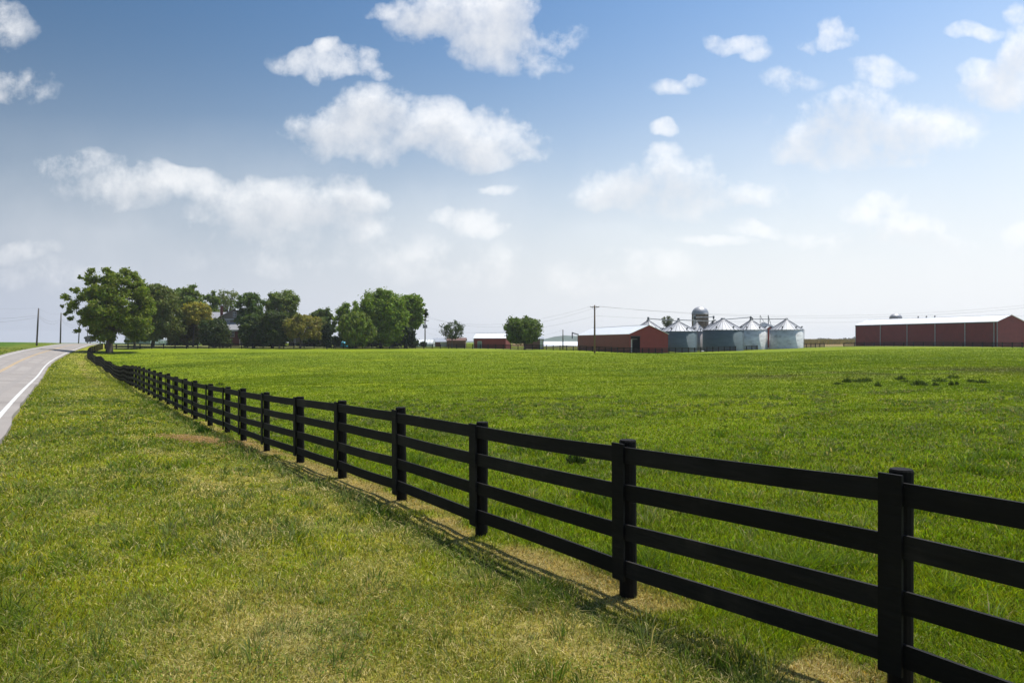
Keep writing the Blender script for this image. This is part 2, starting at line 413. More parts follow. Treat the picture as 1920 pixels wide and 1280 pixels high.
PAST = np.array([0.165,0.230,0.006]); PAST_D = np.array([0.120,0.180,0.006]); PAST_Y = np.array([0.200,0.255,0.008])
STRAW = np.array([0.48,0.39,0.16]); SOIL = np.array([0.20,0.115,0.06]); VERGE = np.array([0.215,0.250,0.020]); OLIVE = np.array([0.285,0.285,0.045]); BLUEG = np.array([0.20,0.235,0.10])
def lerp(a, b, t): return a*(1-t[:,None]) + b*t[:,None]
def zone_color(x, y, fd, rd, rs):
    """turf colour by place: pasture, mown verge with straw streaks, bare strip under the fence"""
    N = len(x); D = np.hypot(x, y)
    big = fbm(x, y*0.55, 22, 3, 5); mid = fbm(x, y, 5, 3, 6); sm = fbm(x, y, 1.3, 3, 7)
    # pasture
    p = lerp(np.tile(PAST, (N,1)), np.tile(PAST_D, (N,1)), sstep(0.52, 0.72, big)*0.6)
    p = lerp(p, np.tile(PAST_Y, (N,1)), sstep(0.46, 0.68, mid)*0.85)
    p = lerp(p, np.tile(PAST_D*0.8, (N,1)), sstep(0.56, 0.74, sm)*0.5*sstep(60,15,D))
    p = lerp(p, np.tile(PAST_D*0.72, (N,1)), sstep(0.50, 0.72, fbm(x*0.4, y, 1.5, 4, 77))*0.55*sstep(170, 60, D))
    p = lerp(p, np.tile(PAST_Y*1.12, (N,1)), sstep(0.52, 0.70, fbm(x*0.4, y, 2.3, 3, 78))*0.5)
    band = np.exp(-((y-47-0.1*x)/5.0)**2)*sstep(6, 20, x)*sstep(0.35,0.6,mid)
    p = lerp(p, np.tile(np.array([0.085,0.085,0.03]), (N,1)), band*0.75)
    # the verge
    along = rs; across = rd
    st = fbm(across*1.0, along*0.10, 1.0, 3, 8); blot = fbm(x, y, 0.75, 3, 9); blot2 = fbm(x, y, 2.2, 4, 12)
    dry = sstep(0.36, 0.74, 0.36*st+0.34*blot+0.30*blot2 + 0.10*sstep(-5.5,-1.2,fd)*sstep(30,12,D)-0.083)
    q = lerp(np.tile(VERGE, (N,1)), np.tile(np.array([0.275,0.305,0.018]), (N,1)), sstep(0.45,0.7,fbm(x, y, 1.9, 2, 14)))
    q = lerp(q, np.tile(OLIVE, (N,1)), sstep(0.3, 0.6, dry + 0.13*sstep(-4.5,-1.0,fd)*sstep(40,10,D)))
    q = lerp(q, np.tile(STRAW, (N,1)), sstep(0.55, 1.0, dry)*0.38)
    q = lerp(q, np.tile(BLUEG, (N,1)), sstep(0.62, 0.70, fbm(x, y, 1.1, 3, 15))*0.35)
    far = sstep(30, 80, D)
    tr = np.exp(-((rd-7.6)/0.35)**2)*0.7 + np.exp(-((fd+2.0)/0.6)**2)*0.4
    q = lerp(q, np.tile(STRAW*0.8, (N,1)), np.clip(tr*far*sstep(0.3,0.6,blot2), 0, 1))
    q = lerp(q, np.tile(OLIVE*1.05, (N,1)), far*0.30)
    w = sstep(-0.25, 0.35, fd)
    c = lerp(q, p, w)
    strip = np.exp(-((fd-0.06)/0.33)**4)*sstep(0.36, 0.56, blot+0.04)*(1-0.6*sstep(18, 45, D))
    c = lerp(c, np.tile(np.array([0.38,0.27,0.10]), (N,1)), strip*0.75)
    grn = np.exp(-((fd+0.50)/0.22)**2)*sstep(60, 20, D)
    c = lerp(c, np.tile(np.array([0.07,0.125,0.02]), (N,1)), grn*0.75)
    # left of the road
    lf = sstep(-4.2, -4.6, rd)
    l = lerp(np.tile(np.array([0.12,0.17,0.02]), (N,1)), np.tile(np.array([0.07,0.15,0.016]), (N,1)), sstep(-9, -14, rd))
    l = lerp(l, np.tile(OLIVE, (N,1)), sstep(0.5,0.7,mid)*0.5*sstep(-16,-9,rd))
    c = lerp(c, l, lf)
    pxx = 960+F*x/np.maximum(y, 1.0); lawn = sstep(0.5, 2.5, y-np.interp(pxx, [197,230,300,450,600,750,900,1000], [166.5,169,178,184,190,196,200,194]))*sstep(225, 210, y)*(pxx < 1000)*(1-lf)*(fd > 1)*(y > 0)
    c = lerp(c, np.tile(np.array([0.24,0.25,0.12]), (N,1)), lawn*0.8)
    # farmyard and far fields
    yard = sstep(205, 260, D)*(1-lf)*sstep(-20, 20, x)
    c = lerp(c, np.tile(np.array([0.16,0.15,0.06]), (N,1)), yard*0.8)
    c = lerp(c, np.tile(np.array([0.26,0.19,0.09]), (N,1)), sstep(270, 330, D)*(x > 0))
    return c, dry, strip, grn, w

# ground sheet: fan of rings round the camera, dense where it is seen close
th_dense = np.linspace(R(-50), R(50), 820)
th = np.concatenate((th_dense, np.linspace(R(50), R(310), 90)[1:-1]))
nr = 560
rad = 1.2*(3000/1.2)**(np.linspace(0, 1, nr))
TT, RR_ = np.meshgrid(th, rad)
gx = (np.sin(TT)*RR_).ravel(); gy = (np.cos(TT)*RR_).ravel()
frd, frs = sdist(road_coarse, gx, gy); ffd, _ = sdist(fence_coarse, gx, gy)
gzv = ground_z(gx, gy, frd, frs)
gc, *_ = zone_color(gx, gy, ffd, frd, frs)
gc = gc*(0.72+0.28*sstep(12, 60, np.hypot(gx, gy)))[:,None]      # near ground darkened: shade between the blades put into the colour
nt_ = len(th)
idx = np.arange(nr*nt_).reshape(nr, nt_); nxt = np.roll(idx, -1, axis=1)
q = np.stack((idx[:-1], idx[1:], nxt[1:], nxt[:-1]), -1).reshape(-1, 4)
verts = np.stack((gx, gy, gzv), 1)
verts = np.vstack((verts, [[0, 0, float(gzv[:nt_].mean())]])); gc = np.vstack((gc, gc[:1]))
cen = len(verts)-1
tri = np.stack((np.full(nt_, cen), idx[0], nxt[0]), -1)
loops = np.concatenate((q.ravel(), tri.ravel())); sizes = np.concatenate((np.full(len(q), 4), np.full(len(tri), 3)))
g = big_mesh('ground', verts, loops, sizes, M['ground'], gc, smooth=True)
g['kind'] = 'structure'

# ------------------------------------------------------------------ road
def road_z(o, a=None, b=None):
    a = EA if a is None else a; b = EB if b is None else b
    t = (o+0.8)/8.5
    return a*(1-t)+b*t + 0.09*(1-abs(o-LANE)/4.25)
def ribbon(name, offs, m, lift, skirt=0.0, wob=0.0):
    rows = []
    for k, o in enumerate(offs):
        w = 0
        if wob and k == 0: w = (fbm(rr[:,0], rr[:,1], 3.0, 2, 22)-0.5)*wob
        if wob and k == len(offs)-1: w = (fbm(rr[:,0], rr[:,1], 3.0, 2, 23)-0.5)*wob
        p = rr+nl*(o+w)[:,None] if wob and k in (0, len(offs)-1) else rr+nl*o
        rows.append(np.stack((p[:,0], p[:,1], road_z(o)+lift), 1))
    if skirt:
        lo = rows[0].copy(); lo[:,2] -= skirt; hi = rows[-1].copy(); hi[:,2] -= skirt
        rows = [lo]+rows+[hi]
    v = np.concatenate(rows); n_ = len(rr); f = []
    for k in range(len(rows)-1):
        for i in range(n_-1):
            f.append(((k+1)*n_+i, (k+1)*n_+i+1, k*n_+i+1, k*n_+i))
    mb = MB(); mb.v = [tuple(x) for x in v]; mb.f = f
    return tag(mb.build(name, m, smooth=False), kind='structure')
ribbon('road', [-0.42, 1.3, LANE, 5.6, 7.7], M['asphalt'], 0.02, skirt=0.5, wob=0.22)
ribbon('road_edge_line', [-0.08, 0.08], M['paint_white'], 0.028)
ribbon('road_edge_line', [LANE*2-0.08, LANE*2+0.08], M['paint_white'], 0.028)
ribbon('road_centre_line', [LANE-0.17, LANE-0.05], M['paint_yellow'], 0.030)
ribbon('road_centre_line', [LANE+0.05, LANE+0.17], M['paint_yellow'], 0.030)
k = int(np.argmin(np.abs(rr[:,1]-53)))
mb = MB(); jg = random.Random(4); so_ = [(-0.75+8.3*i/14) for i in range(15)]; sj = [jg.uniform(-.06,.06) for _ in so_]
for i in range(14):
    q4 = []
    for (o_, w_) in ((so_[i], -0.06), (so_[i+1], -0.06), (so_[i+1], 0.06), (so_[i], 0.06)):
        jj = sj[i] if o_ == so_[i] else sj[i+1]
        p = rr[k]+nl[k]*o_+tt[k]*(w_+jj); q4.append((p[0], p[1], float(road_z(o_)[k])+0.026))
    mb.quad(*q4)
tag(mb.build('road_seam', M['tar']), kind='structure')
M['tyre'] = plain('worn_darker_asphalt', (0.275, 0.247, 0.223), 0.85, 0, 0.12, 8)
for o_ in (0.95, 2.55, 4.35, 5.95):
    ribbon('road_wheel_track', [o_-0.22, o_+0.22], M['tyre'], 0.0235)
for yy in (31, 72, 96):
    k = int(np.argmin(np.abs(rr[:,1]-yy))); mb = MB(); p_ = None
    for i in range(15):
        o_ = -0.55+8.1*i/14; jj = jg.uniform(-.25,.25); c_ = rr[k]+nl[k]*o_+tt[k]*jj; z_ = float(road_z(o_)[k])+0.030+0.002
        q_ = ((c_[0]-tt[k][0]*.03, c_[1]-tt[k][1]*.03, z_), (c_[0]+tt[k][0]*.03, c_[1]+tt[k][1]*.03, z_))
        if p_: mb.quad(p_[0], q_[0], q_[1], p_[1])
        p_ = q_
    tag(mb.build('road_crack', M['tar']), kind='structure')

# ------------------------------------------------------------------ roadside fence
fence = thing('board_fence', 'long black four board fence running beside the road to the oak', 'fence', (fence_pts[0].x, fence_pts[0].y, gz(fence_pts[0].x, fence_pts[0].y)))
org = Vector(fence.location)
NP = len(fence_pts)
fz = ground_z(np.array([p.x for p in fence_pts]), np.array([p.y for p in fence_pts])) - micro(np.array([p.x for p in fence_pts]), np.array([p.y for p in fence_pts]), np.array([p.length for p in fence_pts]))*0.6
RH = [1.265, 0.93, 0.59, 0.262]        # rail centre heights
fd_ = random.Random(3)
fz[0] += 0.08; fz[1] += 0.075; fz[2] += 0.01
stuff = MB()
bases = [Vector((fence_pts[i].x, fence_pts[i].y, float(fz[i]))) for i in range(NP)]
tang = []
for i in range(NP):
    a = bases[max(0,i-1)]; b = bases[min(NP-1,i+1)]; d = b-a; d.z = 0; tang.append(d.normalized())
for i in range(NP):
    t = tang[i]; nrm = Vector((-t.y, t.x, 0))           # towards the road
    base = bases[i]-org
    mb = MB(); lean = Vector((fd_.uniform(-.02,.02), fd_.uniform(-.02,.02), 0)); r0 = 0.078+fd_.uniform(-.006,.006); H = 1.385+fd_.uniform(-.015,.02)
    cc = base - nrm*(r0+0.014)
    mb.tube([cc+Vector((0,0,-0.3)), cc+lean*0.5+Vector((0,0,0.6)), cc+lean+Vector((0,0,H-0.012)), cc+lean+Vector((0,0,H))], [r0*1.03, r0, r0*0.98, r0*0.90], 16)
    mb.build('post', M['post'], fence, smooth=False)
    mb = MB(); tilt = fd_.uniform(-.012,.012)
    cb = base + nrm*(0.014+0.0135+0.001)
    z0 = 0.125+fd_.uniform(-.03,.03)
    mb.beam(cb+Vector((0,0,z0))-t*tilt, cb+Vector((0,0,1.372+fd_.uniform(-.01,.01)))+t*tilt, t, nrm, 0.148, 0.024)
    mb.build('batten', M['fence'], fence)
    if i < NP-1:
        for h in RH:
            j0 = fd_.uniform(-.012,.012); j1 = fd_.uniform(-.012,.012)
            a = bases[i]-org+Vector((0,0,h+j0)); b = bases[i+1]-org+Vector((0,0,h+j1)); d = (b-a)
            dn = d.normalized(); side = Vector((-dn.y, dn.x, 0)).normalized(); upv = dn.cross(side); 
            if upv.z < 0: upv = -upv
            mb = MB(); sag = fd_.uniform(-.016,.006); wv = fd_.uniform(-.012,.012); pr = None
            n0 = len(mb.v); S = 6
            for k in range(S+1):
                q_ = k/S; c_ = a+dn*0.004+(d-dn*0.008)*q_ + Vector((0,0,sag*math.sin(math.pi*q_))) + side*wv*math.sin(math.pi*q_)
                e = side*0.0125; u_ = upv*0.0715
                mb.v += [tuple(c_-e-u_), tuple(c_+e-u_), tuple(c_+e+u_), tuple(c_-e+u_)]
            for k in range(S):
                for c_ in range(4):
                    j = (c_+1) % 4
                    mb.f.append((n0+k*4+c_, n0+k*4+j, n0+(k+1)*4+j, n0+(k+1)*4+c_))
            mb.f += [(n0+3,n0+2,n0+1,n0), (n0+S*4,n0+S*4+1,n0+S*4+2,n0+S*4+3)]
            if i < 25: mb.build('rail', M['fence'], fence)
            else:
                o_ = len(stuff.v); stuff.v += mb.v; stuff.f += [tuple(x+o_ for x in f_) for f_ in mb.f]
stuff.build('rail', M['fence'], fence, kind='stuff')

# ------------------------------------------------------------------ far fences
def far_fence(label, path, spacing, H=1.3, rails=(1.2,0.85,0.5,0.18), th=0.05, bw=0.17):
    """path: list of (px, D); spacing(px) in photo pixels"""
    pts = []; px = path[0][0]
    while px <= path[-1][0]:
        D = np.interp(px, [p[0] for p in path], [p[1] for p in path]); x, y = P(px, D); pts.append((x, y)); px += spacing(px)
    zz = smooth_z(np.array([p[0] for p in pts]), np.array([p[1] for p in pts]))
    f_ = thing('board_fence', label, 'fence', (pts[0][0], pts[0][1], float(zz[0]))); o = Vector(f_.location)
    rl = [MB() for _ in rails]
    for i, (x, y) in enumerate(pts):
        p = Vector((x, y, float(zz[i])))-o
        MB().box(p.x-.10, p.x+.10, p.y-.10, p.y+.10, p.z-.5, p.z+H+random.uniform(-.03,.05)).build('post', M['fence'], f_)
        if i:
            for k, h in enumerate(rails):
                a = q0+Vector((0,-.1,h)); b = p+Vector((0,-.1,h)); d = b-a
                rl[k].beam(a, b, Vector((-d.y, d.x, 0)), (0,0,1), th, bw)
        q0 = p
    for r_ in rl: r_.build('rail', M['fence'], f_)
    return f_
sp_ = lambda px: float(np.interp(px, [193,230,500,600,760,900,1090,1180,1240,1330,1553], [21,22.5,19.5,18.5,16,14.5,12,11.5,12.7,11,8]))
far_fence('black fence along the far side of the pasture from the oak to the silver bins',
          [(197,166.5),(230,169),(300,178),(450,184),(600,190),(750,196),(900,200),(1000,194),(1080,184),(1180,167),(1240,165),(1330,184),(1400,205),(1500,232),(1553,246)], sp_)
far_fence('short black fence end left of and in front of the long red shed', [(1582,236),(1606,232),(1700,215),(1790,200),(1862,188),(1900,184),(1990,176),(2080,168)], lambda px: 20 if px < 1600 else 18.5)

# ------------------------------------------------------------------ buildings
def barn(name, label, C0, ang, Wd, L, wallh, rise, over=0.35, wm=None, rm=None, gm=None, trims=(), cat='barn', base_drop=0.6):
    """C0 = front corner; local x along the gable end, local y along the side, z up"""
    z0 = min(gz(*C0), gz(C0[0]+Wd*math.cos(ang), C0[1]+Wd*math.sin(ang)))
    t = thing(name, label, cat, (C0[0], C0[1], z0), ang)
    w = MB(); b = -base_drop; e = wallh; r_ = wallh+rise
    w.quad((0,0,b),(0,L,b),(0,L,e),(0,0,e)); w.quad((Wd,0,b),(Wd,L,b),(Wd,L,e),(Wd,0,e))
    return t, w
def gabled(name, label, cat, C0, ang, Wd, L, wallh, rise, wm, rm, holes_front=None, over=0.3, trim=None, z0=None, gable_m=None):
    if z0 is None: z0 = gz(*C0)
    t = thing(name, label, cat, (C0[0], C0[1], z0), ang)
    b = -0.8; e = wallh; r_ = wallh+rise
    w = MB()
    w.box(0, 0.12, 0, L, b, e); w.box(Wd-0.12, Wd, 0, L, b, e)
    for y, s in ((0, 1), (L, -1)):
        if y == 0 and holes_front:
            x0, x1, ht = holes_front
            w.box(0.12, x0, 0, 0.12, b, e); w.box(x1, Wd-0.12, 0, 0.12, b, e); w.box(x0, x1, 0, 0.12, ht, e)
        else:
            w.box(0.12, Wd-0.12, y if s > 0 else y-0.12, y+0.12 if s > 0 else y, b, e)
        ya, yb = (0.0, 0.12) if s > 0 else (L-0.12, L)
        n0 = len(w.v)
        w.v += [(0,ya,e),(Wd,ya,e),(Wd/2,ya,r_),(0,yb,e),(Wd,yb,e),(Wd/2,yb,r_)]
        w.f += [(n0,n0+1,n0+2),(n0+5,n0+4,n0+3),(n0,n0+2,n0+5,n0+3),(n0+1,n0+4,n0+5,n0+2)]
    w.build('wall', wm, t)
    rf = MB(); sl = rise/(Wd/2); th = 0.10
    for s in (-1, 1):
        x_out = -over if s < 0 else Wd+over
        zo = e-over*sl+0.02; zi = r_+0.02
        a = (x_out, -over, zo); b_ = (x_out, L+over, zo); c_ = (Wd/2, L+over, zi); d_ = (Wd/2, -over, zi)
        n0 = len(rf.v); rf.v += [a, b_, c_, d_] + [(p[0], p[1], p[2]+th) for p in (a, b_, c_, d_)]
        rf.f += [(n0,n0+1,n0+2,n0+3),(n0+7,n0+6,n0+5,n0+4),(n0,n0+4,n0+5,n0+1),(n0+1,n0+5,n0+6,n0+2),(n0+2,n0+6,n0+7,n0+3),(n0+3,n0+7,n0+4,n0)]
    # ridge cap and standing ribs
    rf.box(Wd/2-0.15, Wd/2+0.15, -over-0.01, L+over+0.01, r_+th-0.01, r_+th+0.06)
    k = 0.5
    while k < L:
        for s in (-1, 1):
            x_out = -over if s < 0 else Wd+over
            rf.beam((x_out, k, e-over*sl+0.02+th+0.01), (Wd/2+s*0.16, k, r_+0.02+th-0.16*sl+0.01), (0,1,0), (0,0,1), 0.05, 0.06)
        k += 0.92
    rf.build('roof', rm, t)
    if trim:
        for (x, y) in ((0,0),(Wd,0),(0,L)):
            MB().box(x-0.09, x+0.09, y-0.09, y+0.09, b, e-0.05).build('corner_trim', trim, t)
        MB().beam((-0.05,-over,e-0.16),(-0.05,L+over,e-0.16),(1,0,0),(0,0,1),0.06,0.16).build('eave_trim', trim, t)
    return t

# right long shed
S = 1.42
x0, y0 = P(1869.7, 141*S); x1, y1 = P(1604.5, 174*S)
Lsh = math.hypot(x1-x0, y1-y0); ang = math.atan2(y1-y0, x1-x0)-math.pi/2
sh_z = Z(650.6, 141*S)
shed = gabled('machinery_shed', 'long dark red metal shed with five wide bay doors and a pale roof', 'shed', (x0, y0), ang, 10.9, Lsh, 48*141*S/F, 1.85, M['red_dull'], M['white_roof'], trim=M['grey_trim'], z0=sh_z, over=0.25)
wh = 48*141*S/F
for fr in (0.055, 0.265, 0.49, 0.735):
    pass
for px in (1651, 1701, 1753.5, 1809.5, 1864):
    # position along the side where the bay post is seen
    lo, hi = 0.0, 1.0
    for _ in range(40):
        mdl = (lo+hi)/2; xx = x0+(x1-x0)*mdl; yy = y0+(y1-y0)*mdl
        if 960+F*xx/yy > px: lo = mdl
        else: hi = mdl
    yy_ = lo*Lsh
    MB().box(-0.16, 0.0-0.002, yy_-0.11, yy_+0.11, -0.6, wh-0.06).build('bay_post', M['post_trim'], shed)
edges = [0.03]
for k in range(5):
    ya = [0.9, 7.3, 18.5, 29.6, 41.3][k] if False else None
MB().box(-0.10, -0.003, 0.5, Lsh-0.4, wh-0.38, wh-0.20).build('door_track', M['dark_steel'], shed)
for k in range(3):
    yv = Lsh*(0.60-0.06*k)
    MB().lathe([(0.0,wh+2.55),(0.14,wh+2.5),(0.26,wh+2.42),(0.26,wh+2.32),(0.16,wh+2.3),(0.16,wh+1.85)], 5.45, yv, 10).build('roof_vent', M['dark_steel'], shed)

# middle red barn
Sb = 1.10
C0 = ((1180.4-960)*159*Sb/F, 159*Sb)
zb = Z(660.3, 159*Sb); ab = R(12.8); Wb = 9.17*Sb; Lb = 37*Sb; hb = 34.2*159*Sb/F
barn1 = gabled('red_barn', 'red metal barn with white roof and an open doorway in its gable end', 'barn', C0, ab, Wb, Lb, hb, 1.95*Sb, M['red_side'], M['white_roof'], holes_front=(0.35, 2.75, hb*0.86), trim=None, z0=zb, over=0.2)
MB().box(0.2, Wb-0.2, 3.2, 3.26, -0.5, hb).build('dark_backing', M['dark_in'], barn1)  # near-black sheet stands in for the shade inside the barn
MB().box(0.38, 1.05, 0.9, 0.96, 0.0, hb*0.72).build('inner_door', M['white_trim'], barn1, label='pale door leaf standing inside the open doorway')
mbx = MB(); mbx.box(1.2, 2.6, 1.4, 1.46, hb*0.70, hb*0.745); mbx.build('light_bar', M['grey_trim'], barn1)
MB().box(0.2, 2.9, -0.07, -0.002, hb*0.86, hb*0.86+0.16).build('door_header', M['dark_steel'], barn1)
MB().tube([(0.1, Lb*0.98, hb+0.2), (-1.9, Lb*0.98, hb+0.75), (-1.95, Lb*0.98, hb+0.7)], 0.16, 8).build('auger_tube', M['dark_steel'], barn1)
MB().tube([(-1.9, Lb*0.98, hb+0.95), (-1.9, Lb*0.98, hb-0.9)], 0.17, 8).build('down_spout', M['dark_steel'], barn1)

# left small red barn
D0 = 225
Cx, Cy = P(889.5, D0); xg, yg = P(871, 233); ang0 = math.atan2(Cy-yg, Cx-xg)   # gable from left corner to the front corner
xe, ye = P(949.3, D0-2.5)
# local x along long side is not wanted: put the gable at local x, origin at the left corner
Wg = 6.4; dirL = Vector((xe-Cx, ye-Cy)); Ls = dirL.length; aL = math.atan2(dirL.y, dirL.x)
# local y must point along the long side -> rotate by aL - 90deg, gable runs from origin to +x (towards the camera side corner)
o = Vector((Cx, Cy)) - Vector((math.cos(aL-math.pi/2), math.sin(aL-math.pi/2)))*Wg
zS = Z(654.0, D0)
sb = gabled('small_red_barn', 'small red barn with white roof and pale door left of the round tree', 'barn', (o.x-0.2, o.y), aL-math.pi/2, Wg, Ls, Z(634, D0)-zS, Z(626, D0+3)-Z(634, D0)+0.1, M['red_side'], M['white_roof'], z0=zS, over=0.2)
MB().box(Wg-0.09, Wg+0.09, -0.09, 0.09, -0.5, Z(634.5,D0)-zS).build('corner_trim', M['white_trim'], sb)
dr = MB().box(Wg+0.002, Wg+0.07, 1.3, 2.6, 0.0, 2.35).build('door', M['green_grey'], sb)
MB().box(Wg+0.07, Wg+0.10, 1.25, 1.33, 0.0, 2.4).box(Wg+0.07, Wg+0.10, 2.57, 2.65, 0.0, 2.4).box(Wg+0.07, Wg+0.10, 1.25, 2.65, 2.35, 2.45).build('door_frame', M['white_trim'], dr)

def simple_hut(name, label, cat, px0, px1, pyt, pye, pyb, D, wm, rm, depth=7, extra=None, ridge_along=True):
    """building seen on its long side; local x along the visible wall"""
    xa, ya = P(px0, D); xb, yb = P(px1, D); L = xb-xa; z0 = Z(pyb, D)
    t = thing(name, label, cat, (xa, ya, z0), 0)
    e = Z(pye, D)-z0; r_ = Z(pyt, D+depth/2)-z0
    MB().box(0, L, 0, depth, -1.0, e).build('wall', wm, t)
    rf = MB()
    for s in (0, 1):
        ya_ = -0.3 if s == 0 else depth+0.3
        n0 = len(rf.v)
        rf.v += [(-0.3, ya_, e-0.05), (L+0.3, ya_, e-0.05), (L+0.3, depth/2, r_), (-0.3, depth/2, r_),
                 (-0.3, ya_, e+0.05), (L+0.3, ya_, e+0.05), (L+0.3, depth/2, r_+0.1), (-0.3, depth/2, r_+0.1)]
        rf.f += [(n0,n0+1,n0+2,n0+3),(n0+4,n0+5,n0+6,n0+7),(n0,n0+1,n0+5,n0+4),(n0+1,n0+2,n0+6,n0+5),(n0+3,n0,n0+4,n0+7)]
    rf.tri((0,0,e),(0,depth,e),(0,depth/2,r_)); rf.tri((L,0,e),(L,depth,e),(L,depth/2,r_))
    rf.build('roof', rm, t)
    if extra: extra(t, L, e)
    return t
def ex_garage(t, L, e):
    MB().box(L*0.55, L*0.98, -0.06, -0.002, 0.0, e*0.92).build('garage_door', M['white_trim'], t)
simple_hut('garage', 'low red garage with grey roof and a white door behind the feathery tree', 'garage', 811, 838, 633.8, 641, 654, 240, M['brown_side'], M['grey_roof'], 9, ex_garage)
simple_hut('lean_to_shed', 'low brown lean to shed between the feathery tree and small red barn', 'shed', 838, 872, 633.5, 638.5, 654, 236, M['brown_side'], M['brown_side'], 6)
def ex_side(t, L, e):
    MB().box(L-0.95, L-0.15, -0.06, -0.002, -0.3, e*0.95).build('door', M['white_trim'], t)
    MB().box(L-0.02, L+0.12, -0.1, 0.1, -0.3, e).build('corner_post', M['dark_steel'], t)
simple_hut('brown_shed', 'brown shed with a white end door half hidden behind the round tree', 'shed', 985, 1018.5, 631.5, 635.5, 657, 215, M['brown_side'], M['grey_roof'], 6, ex_side)
simple_hut('long_white_shed', 'long low building with broad white roof between round tree and red barn', 'shed', 1016, 1098, 640.4, 649.0, 656, 290, M['grey_trim'], M['white_roof'], 26)
simple_hut('sage_shed', 'grey green shed seen under the big oak and dark maple', 'shed', 234, 282, 628.5, 631.5, 648, 255, M['green_grey'], M['grey_roof'], 8)
def hoop(name, label, px0, px1, pyt, pyb, D, depth):
    xa, ya = P(px0, D); xb, _ = P(px1, D); L = xb-xa; z0 = Z(pyb, D); H = Z(pyt, D)-z0
    t = thing(name, label, 'tunnel', (xa, ya, z0-0.3))
    mb = MB(); n0 = 0; K = 12
    for k in range(K+1):
        a = math.pi*k/K
        for x in (0, L): mb.v.append((x, depth/2-math.cos(a)*depth/2, math.sin(a)**0.6*H+0.3))
    for k in range(K): mb.f.append((2*k, 2*k+1, 2*k+3, 2*k+2))
    mb.f.append(tuple(2*k for k in range(K+1))); mb.f.append(tuple(2*k+1 for k in range(K+1))[::-1])
    mb.build('cover', M['white_sheet'], t, smooth=False)
    fr = MB(); k = 0.0
    while k <= L+0.01:
        pts = [(k, depth/2-math.cos(math.pi*j/K)*(depth/2+0.03), math.sin(math.pi*j/K)**0.6*(H+0.03)+0.3) for j in range(K+1)]
        fr.tube(pts, 0.05, 5); k += L/6
    fr.build('hoop_frame', M['grey_trim'], t)
hoop('hoop_tunnel', 'white plastic tunnel beside the vine covered utility pole', 776, 812, 637, 651, 232, 6)
hoop('hoop_tunnel', 'white plastic tunnel glimpsed under the dark maple crown', 289, 319, 629.0, 646, 262, 7)

# ------------------------------------------------------------------ grain bins
def grain_bin(label, px, r_px, pk, ev, base, D, wm, ribs=26, spout=True, vents=True):
    x, y = P(px, D); r = r_px*D/F; z0 = Z(base, D); e = Z(ev, D)-z0; p = Z(pk, D)-z0
    t = thing('grain_bin', label, 'grain bin', (x, y, z0), 0, 'round metal grain bins in the farmyard')
    MB().lathe([(r, -0.8), (r, e), (r-0.05, e)], 0, 0, 56).build('wall', wm, t, smooth=True)
    rt = r*0.11
    MB().lathe([(r+0.12, e-0.08), (r+0.12, e-0.02), (rt, p), (rt, p+0.12), (0.001, p+0.2)], 0, 0, 56).build('roof', M['bin_roof'], t)
    rb = MB()
    for k in range(ribs):
        a = 2*math.pi*k/ribs; c_, s_ = math.cos(a), math.sin(a)
        rb.beam(((r+0.12)*c_, (r+0.12)*s_, e+0.02), (rt*c_, rt*s_, p+0.04), (-s_, c_, 0), (0,0,1), 0.15, 0.10)
    rb.build('roof_rib', M['bin_rib'], t, kind=None)
    MB().lathe([(rt*1.0, p+0.05), (rt*1.05, p+0.35), (rt*0.5, p+0.5), (0.001, p+0.52)], 0, 0, 16).build('roof_cap', M['steel'], t)
    if vents:
        for a in (-2.2, -1.25, -0.35, 0.5, 2.8):
            c_, s_ = math.cos(a), math.sin(a); q_ = 0.86
            zz = e+(p-e)*(1-q_)
            mb = MB(); mb.tube([(r*q_*c_, r*q_*s_, zz-0.1), (r*q_*c_, r*q_*s_, zz+0.42), (r*(q_+.04)*c_, r*(q_+.04)*s_, zz+0.52), (r*(q_+.09)*c_, r*(q_+.09)*s_, zz+0.38)], 0.16, 8)
            mb.build('roof_vent', M['dark_steel'], t)
    # ladder on the side
    a = -0.5; c_, s_ = math.cos(a), math.sin(a); ld = MB()
    tx, ty = -s_*0.2, c_*0.2; q_ = r+0.16
    for sg in (-1, 1): ld.beam((q_*c_+sg*tx, q_*s_+sg*ty, 0.4), (q_*c_+sg*tx, q_*s_+sg*ty, e), (c_,s_,0), (-s_,c_,0), 0.05, 0.05)
    k = 0.6
    while k < e: ld.beam((q_*c_-tx, q_*s_-ty, k), (q_*c_+tx, q_*s_+ty, k), (c_,s_,0), (0,0,1), 0.03, 0.03); k += 0.35
    ld.build('ladder', M['steel'], t)
    return t, (x, y, z0+p)
GB = {}
GB['A'] = grain_bin('dark grain bin directly right of the red barn gable', 1271.5, 34.5, 603.5, 621, 661, 196, M['bin_dark'])
GB['B'] = grain_bin('wide dark grain bin, the largest, left of the two bright bins', 1355.5, 37.0, 598.8, 618.5, 659.5, 204, M['bin_dark'], 30)
GB['E'] = grain_bin('bright streaked grain bin between the widest dark bin and rightmost bin', 1408.5, 28.5, 600.8, 618.3, 658, 215, M['bin_bright'])
GB['F'] = grain_bin('bright grain bin, the rightmost, standing clear beside the cornfield', 1474.5, 30.0, 599.8, 618.2, 657, 212, M['bin_bright'])
GB['C'] = grain_bin('narrow brownish grain bin seen in the gap between two dark bins', 1306, 16.0, 604.8, 621, 658, 216, M['bin_brown'], 18)
GB['D'] = grain_bin('hidden grain bin whose roof peak shows behind the widest dark bin', 1340, 21, 601.5, 618, 657, 228, M['bin_bright'], 20)
GB['O'] = grain_bin('white roofed grain bin showing only its peak above the red barn roof', 1215.6, 31, 602, 620.5, 657, 226, M['bin_bright'], 24)

